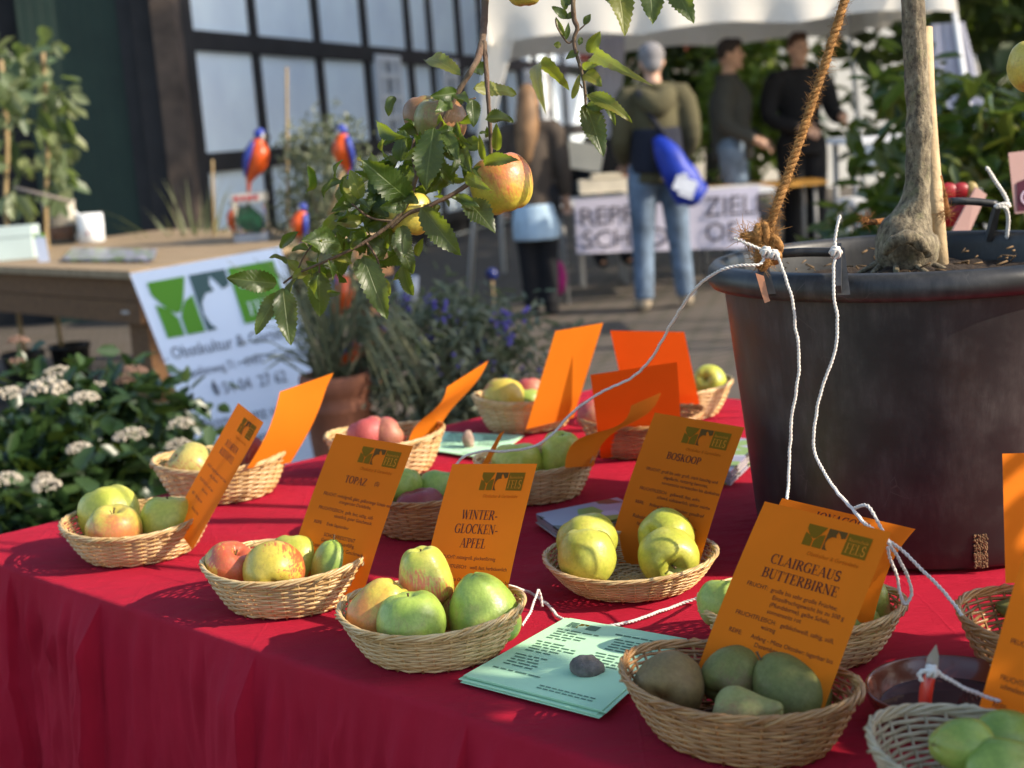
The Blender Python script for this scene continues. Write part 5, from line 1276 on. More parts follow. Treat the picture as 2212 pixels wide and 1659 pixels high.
def drape(pts, ws, mat):
    mb = MB(); s = spline(pts, 6); n = len(s); vs = []
    wv = [p.x for p in spline([(w, 0, 0) for w in ws], 6)]
    for i, p in enumerate(s):
        for j in range(13):
            q = j / 12 - .5; vs.append(p + V((q * wv[i], .05 * math.sin(j * 2.1) * wv[i] * 2, 0)))
    mb.add(vs, [(i * 13 + j, i * 13 + j + 1, (i + 1) * 13 + j + 1, (i + 1) * 13 + j) for i in range(n - 1) for j in range(12)])
    mb.build("curtain", mat, tent)
drape([D(1085, 70, TY0 + .05), D(1075, 130, TY0 + .05), D(1060, 210, TY0 + .05), D(1045, 300, TY0 + .05)], [.19, .17, .13, .08], m_canvas)
drape([D(1318, 80, TY1 - .4), D(1318, 160, TY1 - .4), D(1312, 240, TY1 - .4), D(1304, 300, TY1 - .4)], [.26, .25, .18, .10], m_lav)
drape([D(2046, 50, TY0 + .05), D(2058, 130, TY0 + .05), D(2072, 210, TY0 + .05), D(2092, 285, TY0 + .05)], [.24, .30, .32, .34], m_lav)
drape([D(2085, 120, TY0 + .4), D(2100, 200, TY0 + .4), D(2112, 285, TY0 + .4)], [.16, .18, .2], m_canvas)

# ------------------------------------------------------------------ tables and banner under the canopy
m_wood_o = simple("orange_bench_varnish", (.55, .27, .05), .4, .2, 6); m_steelg = simple("grey_steel", (.2, .2, .2), .4, .1, 6)
m_banner = simple("lilac_white_banner", (.60, .57, .68), .8, .05, 3); m_bink = flat_mat("banner_ink", (.05, .045, .07))
def trestle(label, c, sx, sy, z, yaw, mat):
    t = thing("folding_table", label, "table", (c[0], c[1], 0)); R = Matrix.Rotation(yaw, 3, 'Z')
    mb = MB(); mb.box((c[0], c[1], z), (sx, sy, .035), R); mb.build("table_top", mat, t)
    for a in (-1, 1):
        for b in (-1, 1):
            p = V((c[0], c[1], 0)) + R @ V((a * sx * .42, b * sy * .38, 0)); MB().tube([p, p + V((0, 0, z - .02))], .018, 6).build("leg", m_steelg, t)
    return t
bt = P(1240, 432, .76)
trestle("cloth-hung stall table behind the banner under the canopy", (1.20, 11.1), 1.75, .7, .76, .02, m_whitep)
trestle("orange-edged beer table behind the banner, at its right end", (2.12, 11.9), 1.1, .55, .74, .03, m_wood_o)
trestle("white high table at the right under the canopy", (2.35, 8.9), .45, .55, 1.13, .05, m_whitep)
bq = [D(1246, 548, 10.70), D(1640, 534, 10.66), D(1640, 402, 10.66), D(1240, 432, 10.70)]
sh = Sheet(*bq, bow=lambda a, b: .012 * math.sin(a * 17) * (1 - b))
bmb = MB(); sh.mesh(bmb, 30, 6); ban = tag(bmb.build("banner", m_banner), "white banner with big dark capitals hanging off the stall table", "banner")
for txt, a, b in (("REPRÄ", .02, .52), ("ZIELE", .70, .56), ("SCHÄD", .03, .10), ("OE", .70, .13)):
    bl_ = MB(); sh.line(bl_, sans(txt), a, b, .20, 'l', off=.012); bl_.build("printed_word", m_bink, ban)
bx_ = MB(); bx_.box(D(1310, 400, 11.0), (.42, .3, .10)); bx_.box(D(1325, 378, 11.0) , (.34, .22, .03)); tag(bx_.build("leaflet_box", simple("cream_card", (.65, .58, .45), .8, .15, 6)), "flat cream box lying on the stall table left of the man with the bag", "box")

# ------------------------------------------------------------------ people
def solid(mb, name, mat, parent, voxel=.012, smooth=6):
    me = bpy.data.meshes.new("tmp"); me.from_pydata(mb.v, [], mb.f); o = bpy.data.objects.new("tmp", me); COL.objects.link(o)
    r = o.modifiers.new("r", 'REMESH'); r.mode = 'VOXEL'; r.voxel_size = voxel
    s = o.modifiers.new("s", 'SMOOTH'); s.factor = .5; s.iterations = smooth
    dg = bpy.context.evaluated_depsgraph_get(); nm = bpy.data.meshes.new_from_object(o.evaluated_get(dg))
    bpy.data.objects.remove(o); nm.name = name; nm.materials.clear(); nm.materials.append(mat)
    nm.polygons.foreach_set("use_smooth", [True] * len(nm.polygons))
    return put(bpy.data.objects.new(name, nm), parent)
m_skin = simple("skin", (.50, .30, .21), .5, .12, 20); m_eye = flat_mat("eye", (.02, .015, .012), .2)
J0 = dict(pel=(0, 0, .95), spi=(0, .01, 1.12), che=(0, .0, 1.32), nek=(0, .01, 1.49), hdb=(0, -.005, 1.56), hed=(0, -.01, 1.65),
 sL=(.175, .01, 1.42), eL=(.235, .03, 1.15), wL=(.235, -.05, .91), sR=(-.175, .01, 1.42), eR=(-.235, .03, 1.15), wR=(-.235, -.05, .91),
 hL=(.09, 0, .93), kL=(.10, -.02, .50), aL=(.10, .02, .09), tL=(.115, -.12, .035), hR=(-.09, 0, .93), kR=(-.10, -.02, .50), aR=(-.10, .02, .09), tR=(-.115, -.12, .035))
def person(label, pos, heading, height, top, trousers, shoes, hair, hairkind='short', ov=None, coat=.0, extra=None, head_yaw=0., skin=None):
    J = {k: V(v) for k, v in J0.items()}
    for k, v in (ov or {}).items(): J[k] = V(v)
    sc = height / 1.76; R = Matrix.Rotation(heading, 3, 'Z'); O = V(pos)
    def X(p): return O + R @ (V(p) * sc)
    t = thing("person", label, "person", O)
    def T(mb, ks, rs, n=12): mb.tube(spline([X(J[k] if isinstance(k, str) else k) for k in ks], 4), [q.x * sc for q in spline([(r, 0, 0) for r in rs], 4)], n)
    b = MB()
    def B(mb, c, r): mb.ball(X(c), tuple(x * sc for x in r), 14, 10, R=R)
    HY = Matrix.Rotation(head_yaw, 3, 'Z'); hc = J['hed']
    def H(p): return hc + HY @ V(p)
    B(b, hc, (.073, .092, .112)); B(b, H((0, -.02, -.06)), (.056, .068, .062)); B(b, H((0, -.098, -.015)), (.013, .02, .02)); B(b, H((.075, .005, -.01)), (.012, .02, .03)); B(b, H((-.075, .005, -.01)), (.012, .02, .03)); B(b, H((0, -.083, -.062)), (.026, .012, .009)); B(b, H((0, -.075, -.10)), (.028, .02, .018))
    T(b, ['che', 'nek', 'hdb', hc], [.07, .058, .053, .05])
    T(b, ['pel', 'spi', 'che', V(J['nek']) - V((0, 0, .05))], [.13, .12, .13, .07])
    for s in 'LR':
        T(b, ['che', 's' + s, 'e' + s, 'w' + s], [.06, .055, .042, .029]); T(b, ['pel', 'h' + s, 'k' + s, 'a' + s], [.09, .085, .055, .038]); T(b, ['a' + s, 't' + s], [.038, .03])
        w = J['w' + s]; d = (w - J['e' + s]).normalized(); sd = d.cross(V((0, -1, 0))); sd = sd.normalized() if sd.length > .1 else V((1, 0, 0)); pn = d.cross(sd)
        T(b, [w, w + d * .045, w + d * .085], [.028, .036, .03])
        for i, (o, l) in enumerate(((-.030, .055), (-.010, .07), (.011, .075), (.031, .066))):
            f0 = w + d * .085 + sd * o; T(b, [f0, f0 + d * l * .5 + pn * .008, f0 + d * l * .85 + pn * .03], [.010, .0095, .008], 8)
        th = w + d * .03 + sd * -.03; T(b, [th, th + d * .03 - sd * .028, th + d * .06 - sd * .032 + pn * .01], [.012, .011, .009], 8)
    body = solid(b, "body", skin or m_skin, t, .0085, 3)
    e = MB()
    for s in (-1, 1): e.ball(X(H((s * .031, -.084, .012))), .010 * sc, 8, 6)
    e.build("eyes", m_eye, body)
    j = MB(); low = .86 - coat
    T(j, [V((0, 0, low)) + (J['pel'] - V(J0['pel'])), 'pel', 'spi', 'che', V(J['nek']) - V((0, 0, .03))], [.175 + coat * .12, .165, .155, .165, .085], 16)
    for q in ((.085, .0), (-.085, .0)):
        c = J['che']; j.ball(X(c + V((q[0], 0, .03))), tuple(x * sc for x in (.105, .115, .13)), 12, 8, R=R); pc_ = J['pel']; j.ball(X(pc_ + V((q[0] * .8, 0, -.02))), tuple(x * sc for x in (.10, .12, .13)), 12, 8, R=R)
    for s in 'LR': T(j, ['che', 's' + s, 'e' + s, lerp(J['e' + s], J['w' + s], .93)], [.09, .088, .066, .05], 12)
    j.tube([X(J['nek'] + V((.075 * math.cos(a), .01 + .075 * math.sin(a), -.005))) for a in [i * .5236 for i in range(13)]], .028 * sc, 8)
    solid(j, "jacket", top, t, .015, 5)
    l = MB()
    for s in 'LR': T(l, ['pel', 'h' + s, 'k' + s, J['a' + s] + V((0, 0, -.01))], [.12, .115, .080, .066], 12)
    solid(l, "trousers", trousers, t, .015, 4)
    for s in 'LR':
        f = MB(); a = J['a' + s]; dt = J['t' + s]; T(f, [a + V((0, .035, -.03)), lerp(a, dt, .5) + V((0, 0, -.01)), dt], [.048, .05, .04], 10); T(f, [a, a + V((0, 0, -.04))], [.05, .05]); solid(f, "shoe", shoes, t, .012, 3)
    h = MB()
    if hairkind == 'short': B(h, H((0, .015, .028)), (.082, .094, .098)); B(h, H((0, -.05, .085)), (.06, .05, .035))
    elif hairkind == 'cap':
        B(h, H((0, .005, .04)), (.090, .105, .085)); B(h, H((0, .06, -.02)), (.065, .05, .06))
    else:
        B(h, H((0, .02, .03)), (.086, .096, .10))
        T(h, [H((0, .05, .04)), H((0, .085, -.08)), H((.01, .11, -.24)), H((.02, .12, -.42)), H((.02, .11, -.54))], [.075, .088, .092, .075, .03], 12)
    if hairkind != 'long': 
        pass
    solid(h, "cap" if hairkind == 'cap' else "hair", hair, t, .012, 4)
    if extra: extra(t, X, J, T, B)
    return t
cl = lambda n, c, r=.9, v=.15: simple(n, c, r, v, 9, .2)
m_olive = cl("olive_jacket", (.085, .074, .036)); m_navy = cl("navy_panel", (.012, .014, .026)); m_jean = cl("light_blue_jeans", (.13, .18, .25), .9, .4); m_black = cl("black_cloth", (.008, .008, .010)); m_dkgrey = cl("grey_coat", (.042, .043, .038)); m_brcoat = cl("brown_grey_coat", (.06, .045, .034))
m_capg = cl("grey_knit_cap", (.22, .21, .215)); m_hairb = cl("light_brown_hair", (.20, .11, .05), .6, .4); m_hairk = cl("dark_hair", (.02, .012, .009), .6); m_shoeb = cl("beige_shoe", (.35, .28, .2)); m_shoed = cl("dark_sneaker", (.03, .03, .04)); m_ltblue = cl("pale_blue_cloth", (.42, .56, .68))
def exA(t, X, J, T, B):
    m = MB(); T(m, [V((0, .02, .93)), V((0, .025, 1.1)), V((.0, .03, 1.22))], [.185, .176, .168], 16)
    m.v = [tuple(q) for q in m.v]; solid(m, "jacket_lower_panel", m_navy, t, .014, 4)
    h = MB(); T(h, [V((-.10, .06, 1.45)), V((-.06, .14, 1.40)), V((0, .16, 1.36)), V((.06, .14, 1.40)), V((.10, .06, 1.45))], [.05, .075, .085, .075, .05], 12); solid(h, "hood", m_olive, t, .014, 4)
    s = MB(); T(s, [V((.12, .17, 1.46)), V((.05, .195, 1.3)), V((-.05, .20, 1.15)), V((-.10, .19, 1.05))], [.016, .016, .016, .016], 6); s.build("strap", m_navy, t)
fa = P(1436, 668, 0)
person("man in grey cap and olive jacket seen from behind, blue bag on his back", fa, rad(180), 1.86, m_olive, m_jean, m_shoeb, m_capg, 'cap', dict(aL=(.14, .05, .09), tL=(.16, -.08, .035), kL=(.12, 0, .5), aR=(-.15, -.02, .09), tR=(-.17, -.15, .035), kR=(-.12, -.02, .5), wL=(.20, -.16, 1.0), wR=(-.20, -.16, 1.0)), extra=exA)
# his drawstring bag
bgp = [D(1416, 300, 9.86), D(1440, 330, 9.82), D(1465, 372, 9.80), D(1490, 415, 9.80), D(1503, 440, 9.81)]
bag = thing("drawstring_bag", "bright blue drawstring bag with a white emblem slung on the man's back", "bag", bgp[2])
m_blue = cl("bright_blue_nylon", (.006, .030, .33), .5, .2); bb_ = MB(); bs_ = spline(bgp, 6)
bb_.tube(bs_, [.03 + .085 * math.sin(min(1, i / 15) * math.pi / 2) if i < 21 else .10 - .018 * (i - 20) for i in range(len(bs_))], 18)
bb_.v = [tuple(V(q) + V((1, 0, 1)) * .014 * mnoise.noise(V(q) * 9)) for q in bb_.v]
bb_.build("bag_body", m_blue, bag)
em = MB(); ec = D(1480, 400, 9.675)
for dx, dz, w_, h_ in ((0, 0, .15, .10), (0, .065, .045, .03), (0, -.065, .10, .03)): em.box(ec + V((dx, -.0, dz)), (w_, .012, h_), Matrix.Rotation(rad(24), 3, 'Y'))
em.build("emblem", cl("white_print", (.7, .72, .78)), bag)
def ex_wo(t, X, J, T, B):
    m = MB(); T(m, [V((0, .0, .60)), V((0, 0, .74)), V((0, 0, .88))], [.185, .185, .175], 16); solid(m, "pale_blue_shirt_hem", m_ltblue, t, .014, 4)
person("woman with long light brown hair and brown coat over a pale blue hem, black trousers", P(1172, 682, 0), rad(170), 1.64, m_brcoat, m_black, m_black, m_hairb, 'long', dict(kL=(.08, 0, .5), aL=(.07, .02, .09), tL=(.08, -.12, .035), kR=(-.08, 0, .5), aR=(-.07, .02, .09), tR=(-.08, -.12, .035)), coat=.02, extra=ex_wo)
y2 = 12.2; p2 = D(1572, 80, y2)
person("dark-haired man in a grey coat standing in profile behind the banner", (p2.x, y2, 0), rad(75), p2.z - .02, m_dkgrey, m_jean, m_shoed, m_hairk, 'short', dict(wL=(.2, -.2, 1.0), wR=(-.2, -.2, 1.0)))
p3 = D(1722, 72, 12.3)
person("man in a black jacket facing the camera at the right under the canopy", (p3.x, 12.3, 0), rad(12), p3.z - .0, m_black, m_black, m_shoed, cl("short_brown_hair", (.06, .03, .018)), 'short', dict(wL=(.20, -.30, 1.12), eL=(.27, -.02, 1.15), wR=(-.10, -.26, 1.05), eR=(-.25, .0, 1.15)))
p4 = D(1284, 236, 11.9)
person("woman in dark top sitting behind the stall table, face towards the camera", (p4.x, 12.0, p4.z - 1.76), rad(8), 1.76, m_black, m_black, m_black, m_hairk, 'short', dict(wL=(.16, -.32, 1.16), eL=(.26, -.10, 1.18), wR=(-.12, -.32, 1.12), kL=(.11, -.42, .98), aL=(.11, -.42, .58), tL=(.11, -.54, .53), kR=(-.11, -.42, .98), aR=(-.11, -.42, .58), tR=(-.11, -.54, .53)))
cs_ = MB(); cs_.box((p4.x, 12.05, .40), (.42, .42, .05)); cs_.box((p4.x, 12.27, .70), (.42, .04, .5))
for a in (-.18, .18):
    for b in (-.18, .18): cs_.box((p4.x + a, 12.05 + b, .19), (.04, .04, .37))
tag(cs_.build("chair", m_steelg), "plain chair under the woman sitting behind the stall table", "chair")
pp = MB(); c = D(1262, 338, 11.5); pp.box(c, (.30, .012, .24), Matrix.Rotation(-.5, 3, 'X') @ Matrix.Rotation(.25, 3, 'Y')); tag(pp.build("paper_sheet", simple("cream_paper", (.62, .55, .42), .8, .1, 5)), "cream paper sheet held up by the woman behind the stall table", "paper")
pk = MB(); pk.ball(D(1207, 600, 10.4), (.055, .04, .13), 10, 8); tag(pk.build("pink_bag", cl("pink_cloth", (.40, .02, .16))), "small pink bag hanging by the woman's dark trousers", "bag")
wc = thing("plastic_chair", "white curved plastic chair left of the apple tree trunk", "chair", D(1880, 420, 8.2))
m_chair = simple("white_plastic", (.70, .67, .62), .4, .05, 5)
cb = MB(); vs = []
for i in range(9):
    for j in range(9):
        a = lerp(-1.1, 1.1, i / 8); q = j / 8; vs.append(D(1895 + 38 * math.sin(a), lerp(380, 312, q), 8.2 - .16 * math.cos(a)) )
cb.add(vs, [(i * 9 + j, i * 9 + j + 1, (i + 1) * 9 + j + 1, (i + 1) * 9 + j) for i in range(8) for j in range(8)]); cb.build("backrest", m_chair, wc)
c0 = D(1895, 385, 8.1); st_ = MB(); st_.box((c0.x, 8.1, c0.z - .12), (.36, .38, .03)); st_.build("seat", m_chair, wc)
for a in (-.15, .15):
    for b in (-.15, .15): MB().tube([(c0.x + a, 8.1 + b, 0), (c0.x + a * .9, 8.1 + b * .9, c0.z - .12)], .018, 6).build("leg", m_chair, wc)

# ================================================================== the nursery stand at the left
m_old = NB("weathered_bench_wood"); _o = m_old.obj((1, 12, 12)); _n = m_old.noise(_o, 4, 6, .7)
m_old.bs(Base_Color=m_old.ramp(_n, [(.3, (.085, .036, .012)), (.7, (.19, .092, .034))]), Roughness=.8); m_old.bump(_n, .5, .01); m_old = m_old.mat
m_top = NB("pale_table_boards"); _n = m_top.noise(m_top.obj((2, 14, 2)), 3, 6, .7)
m_top.bs(Base_Color=m_top.ramp(_n, [(.3, (.21, .14, .075)), (.7, (.37, .27, .16))]), Roughness=.8); m_top = m_top.mat
TB = .85
A = P(284, 584, TB); B = P(614, 531, TB); W1 = (B - A); Cc = P(560, 521, TB)
L0 = P(-330, 560, TB)                       # far along the front edge, out of the picture
d1 = (L0 - A).normalized(); d2 = (B - A).normalized()
tbl = thing("wooden_table", "heavy weathered wooden table at the left with a pale board top", "table", (A.x, A.y, 0))
depth = 1.9; length = 2.4
def TP(a, b, z): return V((A.x, A.y, 0)) + d1 * a + d2 * b + V((0, 0, z))
mb = MB()
for i in range(8):
    b0, b1 = depth * i / 8 + (.004 if i else -.03), depth * (i + 1) / 8 - .004
    mb.prism([TP(-.03, b0, TB - .035), TP(length, b0, TB - .035), TP(length, b1, TB - .035), TP(-.03, b1, TB - .035)], (0, 0, .035))
mb.build("table_top", m_top, tbl)
mb = MB()
for z0, z1 in ((TB - .145, TB - .04), (TB - .25, TB - .15)):
    mb.prism([TP(.0, .02, z0), TP(length, .02, z0), TP(length, .06, z0), TP(0, .06, z0)], (0, 0, z1 - z0))
    mb.prism([TP(.0, .06, z0), TP(.04, .06, z0), TP(.04, depth, z0), TP(0, depth, z0)], (0, 0, z1 - z0))
mb.build("apron", m_old, tbl)
for a, b in ((.02, .07), (.02, depth - .2), (length - .2, .07), (length - .2, depth - .2)):
    mb = MB(); mb.prism([TP(a, b, 0), TP(a + .17, b, 0), TP(a + .17, b + .13, 0), TP(a, b + .13, 0)], (0, 0, TB - .26)); mb.build("leg", m_old, tbl)
ms = MB(); q = D(285, 674, 6.22); ms.box(D(284, 675, TP(.14, .015, 0).y - .02), (.09, .012, .014), Matrix.Rotation(.1, 3, 'Y')); ms.build("paper_scrap", flat_mat("scrap_paper", (.55, .5, .45)), tbl)

def on(u, v, dz=0): p = P(u, v, TB); p.z = TB + dz; return p
m_mbox = simple("mint_grey_box_paint", (.50, .60, .58), .45, .05, 4); m_white = simple("white_glaze", (.78, .80, .82), .25, .04, 4)
p = on(18, 563); cb = thing("cash_box", "pale mint grey metal box on the wooden table at the left edge", "box", p)
s = p.y / FPX; Rz = Matrix.Rotation(.12, 3, 'Z')
b = MB(); b.box(p + V((-.03, .10, .062)), (.31, .22, .12), Rz); b.build("body", m_mbox, cb)
b = MB(); b.box(p + V((-.03, .10, .150)), (.318, .228, .052), Rz); b.build("lid", m_mbox, cb)
p = on(98, 565); c = thing("standing_card", "small white standing card with a green corner beside the mint grey box", "card", p)
sh = Sheet(p + V((-.035, 0, 0)), p + V((.03, -.02, 0)), p + V((.005, .03, .145)), p + V((-.06, .05, .145)))
b = MB(); sh.mesh(b, 2, 4); c0 = b.build("card_face", simple("white_card", (.72, .74, .82), .8, .04, 4), c)
b = MB(); sh.poly(b, [(0, .86), (.3, .86), (.3, 1), (0, 1)], .002); sh.poly(b, [(.55, .9), (1, .86), (1, 1), (.55, 1)], .002); b.build("green_print", flat_mat("lime_print", (.28, .48, .04)), c)
p = on(137, 527); gm = thing("glass_mug", "tall printed glass mug with a rest of brown drink on the wooden table", "mug", p); k = p.y / FPX
m_clear = NB("clear_glass"); m_clear.bs(Base_Color=(.85, .84, .80), Roughness=.05, Transmission_Weight=.96); m_clear.b.inputs["IOR"].default_value = 1.08; m_clear = m_clear.mat
b = MB().lathe([(0, .004), (27 * k, .004), (29 * k, .02), (34 * k, 95 * k), (32.5 * k, 95 * k), (28 * k, .024), (0, .022)], 28, p); b.build("glass", m_clear, gm)
b = MB().lathe([(0, .026), (26.5 * k, .026), (29 * k, 37 * k), (0, 37 * k)], 24, p); b.build("drink", flat_mat("brown_drink", (.16, .055, .025), .2), gm)
b = MB().lathe([(31.6 * k, 40 * k), (34.2 * k, 92 * k)], 28, p); b.build("cream_print", flat_mat("cream_print", (.46, .43, .36)), gm)
b = MB()
for i in range(8):
    a0 = -2.4 + i * .21
    b.add([p + V((34.6 * k * math.cos(a), 34.6 * k * math.sin(a), z)) for a, z in ((a0, 42 * k), (a0 + .17, 42 * k), (a0 + .17, (80 - 6 * (i % 3)) * k), (a0, (80 - 6 * (i % 2)) * k))], [(0, 1, 2, 3)])
b.build("printed_pattern", flat_mat("grey_print", (.22, .20, .17)), gm)
def mug_handle(p, k, r, h, x, mat, par):
    MB().tube([p + V((x * (r + 14 * k * math.sin(a)), -.01, h * (.5 - .33 * math.cos(a)))) for a in [i * math.pi / 10 for i in range(11)]], 3.5 * k, 8).build("handle", mat, par)
mug_handle(p, k, 30 * k, 80 * k, 1, m_white, gm)
p = on(200, 524); wm = thing("white_mug", "white mug with a small dark mark on the wooden table", "mug", p); k = p.y / FPX
MB().lathe([(0, .002), (24 * k, .002), (27 * k, .008), (28 * k, 62 * k), (26 * k, 62 * k), (25 * k, .015), (0, .012)], 30, p).build("cup", m_white, wm)
MB().ball(p + V((0, -28 * k, 22 * k)), (3 * k, 1.2 * k, 4 * k), 8, 6).build("mark", flat_mat("mark_print", (.25, .05, .1)), wm)
q = [P(148, 567, TB), P(322, 568, TB), P(330, 545, TB), P(170, 541, TB)]
b = MB()
for i in range(4):
    o = V((.012 * i * (-1) ** i, .004 * i, TB + .003 + .004 * i)); b.prism([V((x.x, x.y, 0)) + o for x in q], (0, 0, .0035))
tag(b.build("brochure_stack", m_bro), "flat spread of grey-violet brochures near the front edge of the wooden table", "brochures")

# glass tank with green contents under the first parrot
p = on(545, 521); jar = thing("glass_tank", "square clear tank with green contents and a pale red-printed lid at the table's back", "tank", p); k = p.y / FPX
b = MB(); b.box(p + V((0, .05, 50 * k)), (64 * k, 64 * k, 66 * k)); b.build("glass", m_clear, jar)
b = MB(); b.ball(p + V((-.02, .05, 50 * k)), (24 * k, 24 * k, 28 * k), 14, 10, amp=.4, sc=3); b.ball(p + V((.03, .04, 40 * k)), (16 * k, 16 * k, 22 * k), 12, 8, amp=.4, sc=3); b.build("contents", simple("green_moss", (.02, .15, .05), .8, .5, 30), jar)
b = MB(); b.box(p + V((0, .05, 93 * k)), (70 * k, 68 * k, 20 * k)); b.build("lid", simple("pale_lid", (.55, .52, .46), .5, .08, 5), jar)
b = MB()
for i, w in enumerate((10, 7, 12, 8)): b.box(p + V(((-22 + i * 14) * k, .05 - 34.6 * k, 93 * k)), (w * k, .006, 9 * k))
b.build("red_print", flat_mat("red_print", (.45, .04, .05)), jar)
b = MB(); b.box(p + V((0, .05, 8 * k)), (72 * k, 70 * k, 16 * k))
b.build("base", simple("grey_base", (.38, .38, .40), .6, .2, 10), jar)

# ------------------------------------------------------------------ nursery sign
m_sign = simple("white_sign_board", (.84, .88, .96), .55, .02, 2); m_sg = flat_mat("leaf_green_print", (.115, .30, .022)); m_st = flat_mat("slate_green_print", (.075, .125, .115)); m_stx = flat_mat("grey_print_text", (.13, .135, .155)); m_sw = flat_mat("white_print_text", (.75, .8, .75))
ys = 6.02
sc_ = [D(466, 1062, ys - .36), D(735, 1003, ys - .26), D(606, 533, ys + .10), D(280, 591, ys)]
sh = Sheet(*sc_); b = MB(); b.prism(sc_, -sh.nrm * .012)
sg = tag(b.build("nursery_sign", m_sign), "big white nursery sign board with green plant and apple logo leaning on the wooden table", "sign")
b = MB(); logo(sh, b, .065, .93, .685, .945, .003)
b.build("logo", [m_sg, m_st], sg)
b = MB(); sh.line(b, serif("FELS"), .78, .715, .062, sx=.8, off=.005)
sh.line(b, sans("Baumschule"), .78, .845, .034, sx=.85, off=.005); b.build("logo_name", m_sw, sg)
for txt, y, sz, sx in (("... Obstkultur & Gartenliebe", .59, .078, .72), ("Am Kapellenweg 71 • 49492 Westerkappeln", .50, .056, .62), ("0 54 04  27 62", .40, .074, .72), ("Fachkompetenz und Qualität", .265, .074, .76), ("für Ihren Garten", .165, .074, .76)):
    b = MB(); sh.line(b, sans(txt), .52, y, sz, sx=sx, off=.003); b.build("printed_line", m_stx, sg)
b = MB(); x0, y0 = .29, .405
b.add([sh.at(x0 + .015 * math.cos(t) - .02 * abs(math.sin(t)) * 0 + (.020 if abs(t) > 1.0 else 0) * 0 + w * .022 * math.cos(t), y0 + .028 + .036 * math.sin(t), .003) for w in (0, 1) for t in [lerp(1.9, 4.4, i / 8) for i in range(9)]], [(i, i + 1, 10 + i, 9 + i) for i in range(8)], smooth=False)
b.build("telephone_symbol", flat_mat("black_print", (.02, .02, .03)), sg)

# ------------------------------------------------------------------ young trees in front of the barn
m_cane = simple("bamboo_cane", (.30, .21, .10), .6, .25, 8)
def sapling(label, u0, v0, u1, v1, y, fol, n, seed):
    rnd = random.Random(seed); base = D(u0, v0, y); base.z = .25; t = thing("young_tree", label, "tree", base, "young trees behind the wooden table")
    top = D(u1, v1, y); mid = D(u0, v0, y)
    MB().tube(spline([base, mid, lerp(mid, top, .5) + V((.02, 0, 0)), top], 4), .014, 8).build("trunk", m_cane, t)
    f = MB()
    cl_ = [(D(u, v, y + rnd.uniform(-.12, .12)), r * y / FPX) for u, v, r in fol]
    leaves_into(f, cl_, n, 1.0, .15, rnd, .9, aspect=.5); f.build("crown", fol_sap, t)
fol_sap = island_leaf("sapling_leaves", [(.07, .11, .055), (.13, .17, .09), (.21, .24, .13), (.17, .19, .07)], .45, .3)
sapling("young tree on a cane, right of the two, before the green barn door", 100, 500, 92, 110, 8.4, [(88, 110, 26), (120, 95, 26), (60, 150, 24), (125, 150, 28), (100, 190, 30), (150, 215, 20), (130, 250, 28), (90, 245, 24), (60, 215, 22), (150, 300, 14), (125, 310, 24), (110, 350, 20), (140, 390, 18), (110, 420, 14)], 92, 1)
sapling("young tree at the left edge before the black barn opening", 14, 480, 2, 130, 8.2, [(10, 110, 26), (-10, 150, 24), (30, 190, 28), (10, 240, 26), (45, 250, 22), (20, 300, 26), (45, 330, 22), (20, 370, 24), (40, 420, 14), (-20, 330, 26), (-20, 220, 26)], 95, 2)
for i, (lb, x0) in enumerate((("black plastic pot of the young tree at the left edge", 14), ("black plastic pot of the young tree before the green door", 118))):
    p = D(x0, 500, 8.2 + .2 * i); tag(MB().lathe([(0, 0), (.09, 0), (.115, .26), (.125, .26), (.125, .28), (.11, .28), (.105, .25), (0, .24)], 24, (p.x, p.y, .004)).build("nursery_pot", m_pot), lb, "plant pot")
cn = MB().tube([D(30, 405, 8.0), D(155, 436, 8.0)], .010, 6); tag(cn.build("cross_cane", simple("grey_cane", (.22, .18, .15), .7)), "grey cane tied sideways across the two young trees", "cane")

